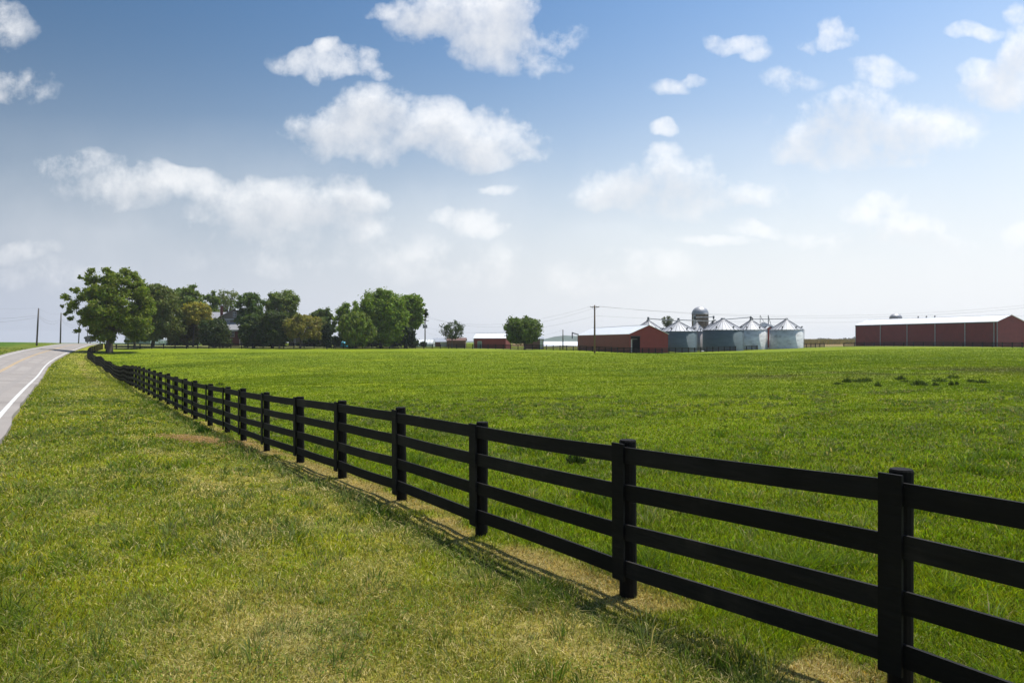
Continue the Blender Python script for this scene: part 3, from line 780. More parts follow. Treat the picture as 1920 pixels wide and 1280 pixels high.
# conveyors (augers) running between the bin tops
def conveyor(label, a, b, ra=0.12, leg=None):
    """a, b: (px, py, D) of the two ends"""
    pa = Vector((*P(a[0], a[2]), Z(a[1], a[2]))); pb = Vector((*P(b[0], b[2]), Z(b[1], b[2])))
    t = thing('grain_conveyor', label, 'conveyor', pa)
    d = pb-pa
    MB().tube([(0,0,0), d], ra, 8).build('tube', M['steel'], t)
    MB().tube([(0,0,-0.75), (0,0,-0.2), (0,0,0.45)], [0.2, 0.34, 0.30], 8).build('drive_head', M['dark_steel'], t)
    mb = MB(); mb.tube([d+Vector((0,0,0.3)), d+Vector((0,0,-0.2)), d+Vector((0,0,-0.75))], [0.28, 0.30, 0.16], 8); mb.build('outlet_spout', M['dark_steel'], t)
    n_ = max(2, int(d.length/4)); mb = MB()
    for k in range(1, n_):
        q_ = d*(k/n_); mb.tube([q_+Vector((0,0,-0.02)), q_+Vector((0,0,0.02))], ra*1.35, 8)
    mb.build('clamp_band', M['dark_steel'], t)
conveyor('conveyor tube from the white roofed bin peak to the left dark bin', (1215.5,597,226), (1271,602,197))
conveyor('conveyor tube from the left dark bin peak towards the widest bin', (1272,599.4,196.5), (1336,602.3,226))
conveyor('upper conveyor tube crossing in front of the domed silo', (1303,595.2,217), (1338,594,224))
conveyor('conveyor tube from the widest dark bin up to the streaked bin', (1355.5,599.0,204.5), (1407.5,594.7,215))
conveyor('conveyor tube level between the streaked bin and the rightmost bin', (1410,598.2,215), (1475,598.0,212))

# concrete silo with domed cap
def domed_silo(label, px, r_px, top, spring, band, base, D):
    x, y = P(px, D); r = r_px*D/F; z0 = Z(base, D)
    t = thing('tower_silo', label, 'silo', (x, y, z0))
    zt = Z(top, D)-z0; zs = Z(spring, D)-z0; zbnd = Z(band, D)-z0
    MB().lathe([(r*0.97, -0.8), (r*0.97, zbnd)], 0, 0, 40).build('concrete_wall', M['silo'], t, smooth=True)
    hoops = MB(); k = 1.0
    while k < zbnd: hoops.lathe([(r*0.985, k-0.02), (r*0.985, k+0.02)], 0, 0, 40); k += 0.7
    hoops.build('steel_hoop', M['dark_steel'], t)
    prof = [(r, zbnd-0.05), (r, zs)]
    for k in range(1, 11):
        a = math.pi/2*k/10; prof.append((max(0.001, r*math.cos(a)), zs+(zt-zs)*math.sin(a)))
    d_ = MB().lathe(prof, 0, 0, 40).build('dome', M['dome'], t, smooth=True)
    MB().tube([(-r*0.86, -r*0.62, 0), (-r*0.86, -r*0.62, zs-0.3)], r*0.16, 10).build('ladder_chute', M['dome'], t)
    return t
domed_silo('tall domed concrete silo rising behind the dark grain bins', 1312.8, 15.8, 574.6, 589, 588.5, 655, 245)
domed_silo('domed silo cap showing above the ridge of the long red shed', 1679.5, 11, 587.8, 596, 597, 655, 300)

# elevator shed behind the bright bins
D_ = 236; x, y = P(1431, D_); zE = Z(656, D_)
Lx = 26*D_/F
es = gabled('elevator_shed', 'narrow red shed with pale roof between streaked and rightmost bins', 'shed', (x, y), R(2), Lx, 9, Z(622,D_)-zE, 1.9, M['red_side'], M['white_roof'], z0=zE, over=0.2)
hood = MB(); zz = Z(613, D_+4)-zE
n0 = 0
hood.v = [(0.2,2,zz-1.5),(4.8,2,zz-1.5),(4.8,5,zz-1.5),(0.2,5,zz-1.5),(0.2,2,zz),(4.8,2,zz),(4.8,5,zz),(0.2,5,zz),(1.2,2.6,zz+1.5),(1.6,2.6,zz+1.5),(1.6,4.4,zz+1.5),(1.2,4.4,zz+1.5)]
hood.f = [(0,1,5,4),(1,2,6,5),(2,3,7,6),(3,0,4,7),(4,5,9,8),(5,6,10,9),(6,7,11,10),(7,4,8,11),(8,9,10,11)]
hood.build('cupola', M['grey_roof'], es)
mst = MB(); zt_ = Z(591, D_+4)-zE
mst.tube([(0.15,3,zz-1),(0.15,3,zt_)], 0.09, 6); mst.build('mast', M['steel'], es)
mst = MB(); mst.tube([(2.9,3,zz-0.5),(2.9,3,zt_)], 0.16, 6); mst.build('elevator_leg', M['steel'], es)
MB().tube([(0.15,3,zt_-0.1),(2.3,3,zz+0.2)], 0.07, 6).build('brace_spout', M['steel'], es)
MB().tube([(2.9,3,zt_-0.3),(4.0,3,zz+0.1)], 0.09, 6).build('brace_spout', M['steel'], es)
MB().box(3.3, 4.9, 2.4, 2.5, zz+0.55, zz+0.62).box(3.3, 3.36, 2.4, 2.5, zz, zz+0.6).box(4.0, 4.06, 2.4, 2.5, zz, zz+0.6).box(4.8, 4.86, 2.4, 2.5, zz, zz+0.6).build('guard_rail', M['steel'], es)

# ------------------------------------------------------------------ farmhouse
DH = 206; hx, hy = P(413, DH); hz = Z(646, DH); u = DH/F*0.93; vz = DH/F
hs = thing('farmhouse', 'red brick farmhouse with grey gabled roof half hidden behind dark evergreens', 'house', (hx, hy, hz), R(21))
def lx(px): return (px-413)*u
def lz(py): return (646-py)*vz
def prism_roof(x0, x1, ze, zr, y0, y1, over, m, parent, th=0.14):
    mb = MB(); xm = (x0+x1)/2; sl = (zr-ze)/(xm-x0)
    for s, xo in ((-1, x0-over), (1, x1+over)):
        zo = ze-over*sl
        a = [(xo, y0-over, zo), (xo, y1, zo), (xm, y1, zr), (xm, y0-over, zr)]
        n0 = len(mb.v); mb.v += a+[(p[0], p[1], p[2]+th) for p in a]
        mb.f += [(n0,n0+1,n0+2,n0+3),(n0+7,n0+6,n0+5,n0+4),(n0,n0+4,n0+5,n0+1),(n0+1,n0+5,n0+6,n0+2),(n0+3,n0+7,n0+4,n0)]
    return mb.build('roof', m, parent)
w = MB()
x0_, x1_ = lx(414), lx(464); ze, zr = lz(592.5), lz(579.5)
w.box(x0_, x1_, 0, 9, -1, ze)
n0 = len(w.v); w.v += [(x0_,0,ze),(x1_,0,ze),((x0_+x1_)/2,0,zr),(x0_,9,ze),(x1_,9,ze),((x0_+x1_)/2,9,zr)]; w.f += [(n0,n0+1,n0+2),(n0+3,n0+5,n0+4)]
w.box(lx(385), lx(432), 5.5, 12, -1, lz(594.5))
w.box(lx(421), lx(449), -3.2, -0.003, -1, lz(619.5))
w.box(lx(450), lx(492), 1.0, 6.0, -1, lz(628))
w.build('wall', M['brick'], hs)
prism_roof(x0_, x1_, ze, zr, 0, 10, 0.5, M['shingle'], hs)
mb = MB(); n0 = 0     # wing roof: ridge along x
ze2, zr2 = lz(596), lz(583)
mb.v = [(lx(380),5.0,ze2),(lx(436),5.0,ze2),(lx(436),8.8,zr2),(lx(380),8.8,zr2),(lx(380),12.5,ze2),(lx(436),12.5,ze2)]
mb.f = [(0,1,2,3),(3,2,5,4)]; mb.build('roof', M['shingle'], hs)
mb = MB(); zp0, zp1 = lz(618.5), lz(604.5)
mb.v = [(lx(416),-3.6,zp0),(lx(451.5),-3.6,zp0),(lx(450),-0.05,zp1),(lx(418),-0.05,zp1),(lx(416),-3.6,zp0-.12),(lx(451.5),-3.6,zp0-.12),(lx(450),-0.05,zp0-.12),(lx(418),-0.05,zp0-.12)]
mb.f = [(0,1,2,3),(1,5,6,2),(0,3,7,4),(4,5,1,0)]; mb.build('porch_roof', M['shingle'], hs)
MB().box(lx(416.5), lx(451), -3.66, -3.6, lz(621), lz(618.3)).build('fascia', M['white_trim'], hs)
MB().box(lx(417), lx(440), -0.08, -0.004, lz(599.3), lz(597.6)).build('cornice', M['white_trim'], hs)
ch = MB().box(lx(412.5), lx(418.0), 2.6, 3.6, lz(600), lz(573.5)).box(lx(412.0), lx(418.5), 2.5, 3.7, lz(573.5), lz(572)).build('chimney', M['brick'], hs)
def window(x0, x1, z0, z1, y, cols=2):
    fr = MB(); b_ = 0.09
    fr.box(x0, x1, y-0.08, y-0.004, z0, z0+b_); fr.box(x0, x1, y-0.08, y-0.004, z1-b_, z1)
    for k in range(cols+1):
        xc = x0+(x1-x0-b_)*k/cols; fr.box(xc, xc+b_, y-0.08, y-0.004, z0+b_, z1-b_)
    fr.box(x0+b_, x1-b_, y-0.05, y-0.006, (z0+z1)/2-.03, (z0+z1)/2+.03)
    f_ = fr.build('window', M['white_trim'], hs)
    MB().box(x0+b_, x1-b_, y-0.03, y-0.005, z0+b_, z1-b_).build('pane', M['glass'], f_)
window(lx(426.5), lx(439.5), lz(631.8), lz(620.8), -3.2)
window(lx(437), lx(443), lz(594.5), lz(584), 0)
window(lx(424.5), lx(431), lz(604.2), lz(600), 0)
MB().tube([(lx(449.6), -3.5, lz(621)), (lx(449.6), -3.4, 0.0)], 0.07, 6).build('downspout', M['white_trim'], hs)
MB().box(lx(428), lx(441), -4.4, -3.3, -0.2, lz(644.2)).build('step', M['silo'], hs)
hb2 = thing('brick_cottage', 'low brick building with white post behind the second golden tree', 'house', (*P(541, 212), Z(646, 212)), R(12))
MB().box(0, 8.5, 0, 6, -1, 2.6).build('wall', M['brick'], hb2)
mb = MB(); mb.v = [(-.4,-.5,2.55),(8.9,-.5,2.55),(8.9,3,4.4),(-.4,3,4.4),(-.4,6.5,2.55),(8.9,6.5,2.55)]; mb.f = [(0,1,2,3),(3,2,5,4),(0,3,4),(1,5,2)]
mb.build('roof', M['shingle'], hb2)
MB().box(1.75, 2.0, -0.6, -0.4, -.2, 2.55).build('porch_post', M['white_trim'], hb2)
f_ = MB().box(0.7, 1.5, -0.07, -0.004, 0.9, 1.9).build('window', M['white_trim'], hb2)
MB().box(0.8, 1.4, -0.09, -0.071, 1.0, 1.8).build('pane', M['glass'], f_)

# blue canopy under the willow
tx, ty = P(645, 200)
bt = thing('canopy_tent', 'small bright blue canopy beside the willow', 'canopy', (tx, ty, gz(tx, ty)))
mb = MB(); mb.v = [(-.9,-.7,.2),(.9,-.7,.2),(1.0,.7,.2),(-.9,.7,.2),(-.6,-.4,1.55),(.5,-.5,1.2),(.6,.5,1.5),(-.5,.5,1.9)]
mb.f = [(0,1,5,4),(1,2,6,5),(2,3,7,6),(3,0,4,7),(4,5,6,7)]; mb.build('fabric', M['blue'], bt)
fr = MB()
for (x, y) in ((-.9,-.7),(.9,-.7),(1.0,.7),(-.9,.7)): fr.tube([(x,y,-.3),(x,y,.25)], .05, 6)
fr.build('frame', M['steel'], bt)

# ------------------------------------------------------------------ poles and wires
def cross_arm(t, z, w, ang, dy=0.12):
    c_, s_ = math.cos(ang), math.sin(ang); n_ = Vector((-s_, c_, 0))
    a = MB(); a.beam(Vector((-c_*w/2, -s_*w/2, z))-n_*dy*1.7, Vector((c_*w/2, s_*w/2, z))-n_*dy*1.7, n_, (0,0,1), 0.10, 0.13)
    for sg in (-1, 1): a.beam(Vector((sg*c_*w*0.3, sg*s_*w*0.3, z-.05))-n_*dy*1.9, Vector((0,0,z-0.75))-n_*dy*1.9, n_, (0,0,1), 0.04, 0.05)
    ar = a.build('cross_arm', M['pole'], t)
    for q_ in (-0.46, -0.2, 0.2, 0.46):
        MB().lathe([(0.03, z+.06), (0.07, z+.1), (0.05, z+.17), (0.07, z+.21), (0.001, z+.27)], c_*w*q_-n_.x*dy*1.7, s_*w*q_-n_.y*dy*1.7, 8).build('insulator', M['insul'], ar)
def pole(label, px, top, base, D, r, m, lean=0.0):
    x, y = P(px, D); z0 = min(gz(x, y), Z(base, D)) if True else Z(base, D)
    t = thing('utility_pole', label, 'utility pole', (x, y, z0)); H = Z(top, D)-z0
    MB().tube([(0,0,-0.6), (lean*0.5,0,H*0.5), (lean,0,H)], [r*1.15, r, r*0.75], 10).build('shaft', m, t, smooth=True)
    return t, H, Vector((x+lean, y, z0+H))
pa, HA, TA = pole('brown wooden utility pole standing in the pasture before the red barn', 1115, 572, 663.3, 158, 0.19, M['pole'])
cross_arm(pa, HA-0.45, 1.95, 0)
pv, HV, TV = pole('vine topped utility pole with transformers right of the tall trees', 797, 583, 648, 222, 0.17, M['pole_grey'])
cross_arm(pv, HV-1.9, 2.2, 0); cross_arm(pv, HV-3.0, 2.2, 0)
for sg in (-1, 1):
    MB().lathe([(0.001, HV-5.3), (0.24, HV-5.25), (0.24, HV-4.3), (0.1, HV-4.15), (0.001, HV-4.1)], sg*0.45, -0.1, 12).build('transformer', M['steel'], pv)
pc, HC, TC = pole('short bare utility pole between the round tree and red barn', 1055.5, 618, 655, 215, 0.16, M['pole_grey'])
road_pole_specs = [(68.5, 578.5, 648.5, 170, 0.19, 0.5, 'tall leaning roadside pole, nearest one left of the road'),
                   (113, 587, 643.2, 215, 0.19, 0.25, 'second roadside pole from the left, on the road crest'),
                   (147, 598, 642.5, 280, 0.19, 0.6, 'leaning roadside pole just left of the oak crown'),
                   (164, 613, 641.5, 400, 0.22, 0.0, 'farthest roadside pole seen under the oak branches')]
tops = []
for px, tp, bs, D, r, ln, lb in road_pole_specs:
    t, H, T = pole(lb, px, tp, bs, D, r, M['pole_grey'], ln)
    MB().lathe([(0.04, H), (0.08, H+.05), (0.06, H+.14), (0.001, H+.2)], ln, 0, 8).build('insulator', M['insul'], t)
    tops.append(T)
def wire(label, a, b, sag, r=0.02, n=24):
    a = Vector(a); b = Vector(b)
    pts = [a.lerp(b, k/n)-Vector((0,0,4*sag*(k/n)*(1-k/n))) for k in range(n+1)]
    o = MB().tube(pts, r*0.75, 5).build('overhead_wire', M['wire'])
    return tag(o, label, 'wire', 'overhead wires')
def W3(px, py, D): return Vector((*P(px, D), Z(py, D)))
off = W3(-260, 560, 120)
for dz, nm in ((0.15,'top'), (-1.55,'middle'), (-1.95,'lowest')):
    dd = Vector((0,0,dz)); sg_ = {'top':0.9,'middle':1.2,'lowest':1.5}[nm]
    wire('%s wire running off the left edge from the nearest roadside pole' % nm, tops[0]+dd, off+dd*1.3+Vector((0,0,1.2)), sg_*1.3, 0.028 if dz < 0 else 0.016)
    wire('%s wire between the nearest and second roadside poles' % nm, tops[0]+dd, tops[1]+dd, sg_, 0.028 if dz < 0 else 0.016)
    wire('%s wire from the second roadside pole towards the leaning one' % nm, tops[1]+dd, tops[2]+dd, sg_*1.2, 0.026 if dz < 0 else 0.016)
wire('wire from the leaning roadside pole to the farthest one', tops[2]-Vector((0,0,.3)), tops[3], 1.2, 0.022)
farR = lambda py: W3(2050, py, 175)
wire('left wire from vine topped pole to the brown pasture pole', TV+Vector((-0.9,0,-1.7)), TA+Vector((-.9,-.2,-.25)), 3.2, 0.018)
wire('right wire from vine topped pole to the brown pasture pole', TV+Vector((0.9,0,-1.7)), TA+Vector((.9,-.2,-.25)), 3.9, 0.018)
wire('low wire from vine topped pole to the brown pasture pole', TV+Vector((0,0,-5.0)), TA+Vector((0,0,-2.4)), 2.6, 0.018)
wire('upper wire from the pasture pole to the right edge of the view', TA+Vector((-.4,-.2,-.22)), farR(557), 3.2, 0.020, 40)
wire('second wire from the pasture pole to the right edge of the view', TA+Vector((.9,-.2,-.25)), farR(561.5), 3.4, 0.024, 40)
wire('low wire from the pasture pole to the right edge of the view', TA+Vector((0,0,-2.3)), farR(581), 2.2, 0.020, 40)
wire('thin wire from the short bare pole towards the brown shed', TC, W3(1003, 628, 220), 0.5, 0.018)
wire('thin wire from the vine topped pole down to the garage', TV+Vector((0,0,-6.4)), W3(835, 628, 238), 0.5, 0.018)

# ------------------------------------------------------------------ trees
def leaves(centres, size, nrm, col, aspect=1.0, rs=rng, up=None):
    N = len(centres)
    a = rs.normal(size=(N,3)); nrm = nrm/np.linalg.norm(nrm, axis=1)[:,None]
    if up is not None: a = up
    t = a-(a*nrm).sum(1)[:,None]*nrm; t /= np.linalg.norm(t, axis=1)[:,None]+1e-9
    b = np.cross(nrm, t)
    s = size[:,None]
    v = np.stack((centres-t*s*aspect, centres+b*s*0.62+nrm*s*0.12, centres+t*s*aspect*0.9, centres-b*s*0.62-nrm*s*0.10), 1)
    return v.reshape(-1, 3), np.repeat(col, 4, axis=0)
def blob_crown(clumps, per, size, base, rs, var=0.22, droop=0.0, flat=0.8):
    cl2 = []
    for (cx, cy, cz, r) in clumps:
        if r < 0.35: cl2.append((cx, cy, cz, r)); continue
        for q in range(6):
            d = rs.normal(size=3); d /= np.linalg.norm(d); o_ = r*rs.uniform(0.35, 0.85)
            cl2.append((cx+d[0]*o_, cy+d[1]*o_, cz+d[2]*o_*flat, r*rs.uniform(0.30, 0.58)))
        cl2.append((cx, cy, cz, r*0.55))
    return blob_leaves(cl2, per, size, base, rs, var, droop, flat)
def blob_leaves(clumps, per, size, base, rs, var=0.22, droop=0.0, flat=0.8):
    """clumps (x,y,z,r) -> leaf quads on ragged shells; returns verts, colours"""
    V, Cc = [], []
    for (cx, cy, cz, r) in clumps:
        n_ = max(10, int(per*1.9*r*r))
        d = rs.normal(size=(n_,3)); d /= np.linalg.norm(d, axis=1)[:,None]
        lump = 1+0.28*np.sin(d[:,0]*4.1+cx*3)*np.sin(d[:,2]*5.3+cz*2)+0.16*np.sin(d[:,1]*9+cy*5+d[:,0]*7)
        rad_ = r*lump*np.clip(rs.normal(0.88, 0.32, n_), 0.1, 1.9)
        p = np.array([cx,cy,cz])+d*rad_[:,None]*np.array([1,1,flat])
        nn = d*0.9+rs.normal(size=(n_,3))*0.55+np.array([0,0,0.25])
        s = size*rs.uniform(0.65, 1.4, n_)
        tone = rs.uniform(1-var*.8, 1+var*.8)
        c = base[None,:]*(tone*rs.uniform(1-var, 1+var, n_))[:,None]
        c[:,0] *= rs.uniform(0.82, 1.25, n_)
        up = None
        if droop: up = np.tile(np.array([0,0,-1.0]), (n_,1))+rs.normal(size=(n_,3))*0.35
        v, cc = leaves(p, s, nn, c, 1.0 if not droop else 2.4, rs, up)
        V.append(v); Cc.append(cc)
    return np.vstack(V), np.vstack(Cc)
def make_tree(name, label, px, D, top, cbot, base, hw, col, kind='round', trunk_r=0.3, px_t=None, leaf=0.30, dens=30, seed=1, depth=None, clumps=None, cat='tree', nclump=None, group=None, trunkm=None):
    rs = np.random.default_rng(seed); rn = random.Random(seed)
    px_t = px if px_t is None else px_t
    x, y = P(px_t, D); s = D/F
    zg = min(gz(x, y), Z(base, D)+0.3)
    t = thing(name, label, cat, (x, y, zg), 0, group)
    cxl = (px-px_t)*s; zt = Z(top-1.5, D)-zg; zb = Z(cbot, D)-zg; Wd = hw*s*1.10; dp = Wd if depth is None else depth
    zc = (zt+zb)/2; hh = (zt-zb)/2
    cl = []
    if clumps is not None:
        for (cpx, cpy, cr, dy) in clumps:
            cl.append(((cpx-px_t)*s, dy, Z(cpy, D)-zg, cr*s))
    elif kind == 'cone':
        k = 0
        layers = max(6, int((zt-zb)/0.7))
        for i in range(layers):
            q_ = i/(layers-1); rr2 = Wd*(1-q_)**0.8*rn.uniform(.8,1.12)+0.15
            m_ = max(1, int(rr2*3.5))
            for j in range(m_):
                a = 2*math.pi*(j+rn.random())/m_
                cl.append((cxl+math.cos(a)*rr2*0.68, math.sin(a)*rr2*0.68, zb+(zt-zb)*q_*0.97, rr2*0.38+0.18))
    elif kind == 'column':
        k_ = int((zt-zb)/0.35)
        for i in range(k_):
            q_ = i/k_; rr2 = Wd*min(1, (1-q_)*4+.3)*0.72
            for j in range(4):
                a = rn.uniform(0, 6.28); cl.append((cxl+math.cos(a)*rr2*.5, math.sin(a)*rr2*.5, zb+(zt-zb)*q_, rr2*.55+.1))
    else:
        N = nclump or 34
        gold = math.pi*(3-math.sqrt(5))
        for i in range(N):
            zq = 1-2*(i+0.5)/N; a = i*gold+rn.uniform(-.4,.4); rq = math.sqrt(1-zq*zq)
            if kind == 'vase': rq *= (0.62+0.38*(zq*0.5+0.5))*1.1
            if kind == 'dome' and zq < 0.2: rq = max(rq, 0.95-0.1*rn.random())
            if kind == 'round': rq = rq**0.6
            jit = rn.uniform(0.62, 0.98)
            cr = rn.uniform(0.22, 0.36)*min(Wd, hh*1.2)
            cl.append((cxl+math.cos(a)*rq*(Wd-cr*.75)*jit, math.sin(a)*rq*(dp-cr*.75)*jit, zc+zq*(hh-cr*.6)*rn.uniform(.82,1.0), cr))
        for i in range(N//2):
            cl.append((cxl+rn.uniform(-.55,.55)*Wd, rn.uniform(-.55,.55)*dp, zc+rn.uniform(-.65,.65)*hh, rn.uniform(.25,.38)*min(Wd,hh)))
    # trunk and limbs
    tb = MB(); fork = max(0.8, zb+(zt-zb)*(0.12 if kind not in ('cone','column') else 0.8))
    hgt = fork
    tb.tube([(0,0,-0.5), (0,0,0.25), (cxl*0.1,0,hgt*0.5), (cxl*0.35,0,hgt)], [trunk_r*1.6, trunk_r*1.15, trunk_r, trunk_r*0.8], 10)
    if kind not in ('cone', 'column'):
        order = sorted(cl, key=lambda c: -c[3])[:26]
        for (cx, cy, cz, cr) in order:
            st = Vector((cxl*0.35, 0, hgt*rn.uniform(0.8, 1.0))); en = Vector((cx, cy, cz)); md = st.lerp(en, 0.5)+Vector((0,0,(en-st).length*0.08))-Vector((0,0,0)) 
            md.x += rn.uniform(-.3,.3); r1 = trunk_r*rn.uniform(.28,.45)
            tb.tube([st, st.lerp(md,.5)+Vector((rn.uniform(-.1,.1),0,.1)), md, md.lerp(en,.6), en], [r1, r1*.85, r1*.65, r1*.4, r1*.15], 5, cap=False)
    tb.build('trunk', trunkm or M['bark'], t, smooth=True)
    v, c = blob_crown(cl, dens, leaf, np.array(col), rs, droop=(kind == 'willow'))
    n_ = len(v)//4
    big_mesh('crown', v, np.arange(len(v)), np.full(n_, 4), M['leaf'], c, t)
    return t
OAK = (0.155,0.205,0.018); DARK = (0.11,0.165,0.026); MID = (0.14,0.20,0.032); PALE = (0.16,0.20,0.055); BRT = (0.155,0.235,0.018); GOLD = (0.31,0.285,0.04); YEW = (0.06,0.09,0.022)
oak_cl = [ # (px, py, radius px, depth m)
 (238,508,9,0),(222,506,8,2),(206,507,8,-1),(250,520,10,1),(262,534,10,0),(268,548,11,-1),(272,566,12,1),(276,584,11,0),(268,600,12,-2),(262,617,10,0),(250,628,9,1),(258,596,12,-4),
 (234,530,13,-3),(216,526,10,3),(196,520,8,1),(182,512,7,-2),(170,508,5,0),(162,516,6,1),(172,524,8,-1),(150,520,4,0),(156,530,6,2),(176,538,8,1),(166,544,6,0),(140,540,5,1),(147,547,5,-1),(133,542,3,0),
 (160,556,9,0),(146,560,8,1),(132,557,6,-1),(120,556,5,0),(113,558,3,1),(150,572,9,-2),(136,574,7,0),(124,577,5,1),(116,574,3,0),(164,582,9,0),(146,588,7,1),(130,585,5,0),(122,590,3,0),(138,598,5,-1),(128,596,3,0),
 (160,602,6,0),(172,596,9,-2),(178,612,8,0),(166,612,6,1),(160,610,4,0),(182,628,7,0),(176,618,6,2),(190,556,14,-3),(206,546,14,-4),(226,556,15,-5),(246,564,14,-5),(212,578,14,-6),(194,586,12,-5),(236,586,14,-6),(250,574,12,3),
 (196,604,11,-5),(212,610,11,-5),(208,626,8,-2),(216,636,7,-1),(190,620,8,-2),(236,606,11,-4),(248,612,11,-3),(266,628,8,0),(246,634,7,1),(224,540,12,5),(200,564,12,5),(240,600,12,6),(180,570,12,4)]
oak_cl = [(a, b_, r*1.25, d_) for (a, b_, r, d_) in oak_cl]
_ro = random.Random(12)
for _ in range(95):
    while True:
        ux, uy, uz = _ro.uniform(-1,1), _ro.uniform(-1,1), _ro.uniform(-1,1)
        if 0.15 < ux*ux+uy*uy+uz*uz < 1: break
    oak_cl.append((226+ux*54, 566+uy*64, _ro.uniform(7,12.5), uz*6.5))
for _ in range(40): oak_cl.append((_ro.uniform(176,240), _ro.uniform(585,640), _ro.uniform(6,10), _ro.uniform(-6,5)))
for _ in range(30): oak_cl.append((_ro.uniform(168,206), _ro.uniform(535,625), _ro.uniform(5,9), _ro.uniform(-5,5)))
make_tree('oak_tree', 'large spreading oak, leftmost of the trees, at the corner of the pasture', 205, 150, 497, 640, 658.3, 85, OAK, trunk_r=0.62, px_t=205, leaf=0.23, dens=70, seed=5, clumps=oak_cl)
make_tree('understory_tree', 'lower spreading tree directly behind the big oak', 258, 172, 588, 638, 648, 26, OAK, trunk_r=0.25, px_t=252, leaf=0.27, dens=44, seed=6)
make_tree('maple_tree', 'dark maple with low wide crown right of the big oak', 296, 186, 526, 646, 648, 43, (0.12,0.15,0.027), 'dome', 0.42, 286, 0.28, 46, 7, nclump=60)
make_tree('tall_tree', 'dark green tall tree behind the first golden tree', 352, 212, 532, 652, 647, 32, MID, 'round', 0.35, None, 0.30, 42, 8, nclump=50)
make_tree('tall_tree', 'narrow upright green tree between the dark maple and tall tree', 334, 216, 536, 636, 647, 15, DARK, 'round', 0.3, None, 0.3, 42, 88)
make_tree('tall_tree', 'mid green tree behind the farmhouse chimney', 394, 226, 543, 652, 647, 26, MID, 'round', 0.35, None, 0.30, 38, 9, nclump=40)
make_tree('sparse_tree', 'thin crowned tree with sky gaps above the farmhouse roof', 428, 230, 541, 600, 647, 24, PALE, 'round', 0.3, None, 0.22, 8, 10)
make_tree('golden_tree', 'golden yellow tree left of the farmhouse, the taller golden one', 369, 192, 565, 612, 648, 26, GOLD, 'dome', 0.22, 362, 0.24, 60, 11, nclump=36)
make_tree('bronze_shrub', 'bronze brown low tree beneath the golden tree beside the dark evergreen', 352, 194, 600, 640, 648, 20, (0.12,0.11,0.03), 'round', 0.2, None, 0.26, 50, 12)
make_tree('evergreen_shrub', 'very dark wide evergreen standing left of the farmhouse porch', 402, 188, 597, 652, 648, 27, YEW, 'dome', 0.25, None, 0.25, 60, 13, nclump=44)
make_tree('evergreen_shrub', 'very dark upright evergreen touching the porch roof corner', 418, 189, 594, 645, 648, 15, YEW, 'cone', 0.25, None, 0.25, 60, 14)
make_tree('pine_tree', 'tall layered dark pine directly right of the farmhouse gable', 470, 200, 543, 652, 648, 27, (0.09,0.15,0.027), 'round', 0.35, None, 0.27, 48, 15, nclump=50)
make_tree('cedar_tree', 'dark cedar right of the porch, low and broad', 476, 190, 585, 653, 649, 26, (0.07,0.11,0.022), 'dome', 0.3, None, 0.26, 50, 16, nclump=40)
make_tree('tall_tree', 'tallest round crowned tree in the middle of the grove', 530, 212, 540, 650, 648, 34, (0.14,0.19,0.038), 'round', 0.4, None, 0.30, 36, 17, nclump=54)
make_tree('cedar_tree', 'near black cedar with broad skirt left of the second golden tree', 510, 188, 580, 653, 649, 31, YEW, 'dome', 0.3, None, 0.26, 56, 18, nclump=50)
make_tree('golden_tree', 'broad golden brown tree right of the dark cedars', 567, 188, 588, 638, 649, 38, (0.24,0.225,0.05), 'dome', 0.25, 563, 0.24, 46, 19, nclump=44)
make_tree('clipped_hedge', 'dark clipped shrub below the left edge of the second golden tree', 524, 186, 620, 647, 650, 14, YEW, 'dome', 0.2, None, 0.22, 60, 20, cat='hedge')
make_tree('tall_tree', 'dark tree behind the gap between golden tree and willow', 604, 214, 574, 652, 648, 27, (0.10,0.15,0.03), 'round', 0.35, None, 0.29, 42, 21)
make_tree('tall_tree', 'grey green low tree behind the column shaped arborvitae', 600, 208, 594, 640, 648, 14, PALE, 'round', 0.2, None, 0.26, 40, 31)
make_tree('arborvitae', 'dark column shaped arborvitae between golden tree and willow', 613, 186, 611, 648, 651, 10, (0.018,0.038,0.010), 'column', 0.15, None, 0.2, 80, 22)
make_tree('round_shrub', 'small round green shrub between the arborvitae and willow', 629, 187, 633, 648, 650, 7, (0.03,0.055,0.012), 'round', 0.1, None, 0.2, 80, 23, cat='shrub')
make_tree('tall_tree', 'bright green tree behind and left of the willow', 656, 208, 564, 652, 648, 27, BRT, 'round', 0.35, None, 0.28, 46, 24, nclump=40)
make_tree('willow_tree', 'light green weeping willow with drooping strands', 668, 190, 585, 650, 650, 32, (0.17,0.235,0.03), 'willow', 0.3, 666, 0.26, 62, 25, nclump=44)
make_tree('tall_tree', 'massive leafy green tree right of the willow, tallest on that side', 719, 198, 543, 652, 650, 44, BRT, 'dome', 0.5, 714, 0.29, 50, 26, nclump=80)
make_tree('tall_tree', 'green tree with ragged hanging right side behind the vine topped pole', 770, 206, 549, 622, 650, 27, BRT, 'round', 0.4, 760, 0.29, 44, 27, nclump=50)
make_tree('round_shrub', 'dark bushy undergrowth below the ragged tree beside the white tunnel', 763, 200, 612, 647, 650, 20, (0.022,0.045,0.012), 'round', 0.2, None, 0.26, 60, 28, cat='shrub')
make_tree('round_shrub', 'low bush at the foot of the vine topped pole', 794, 205, 641, 650, 652, 6, (0.03,0.05,0.012), 'round', 0.08, None, 0.2, 80, 29, cat='shrub')
make_tree('honey_locust', 'small feathery open crowned tree left of the small red barn', 849, 205, 601, 640, 653, 27, (0.060,0.090,0.030), 'vase', 0.15, 847, 0.17, 15, 30, nclump=34)
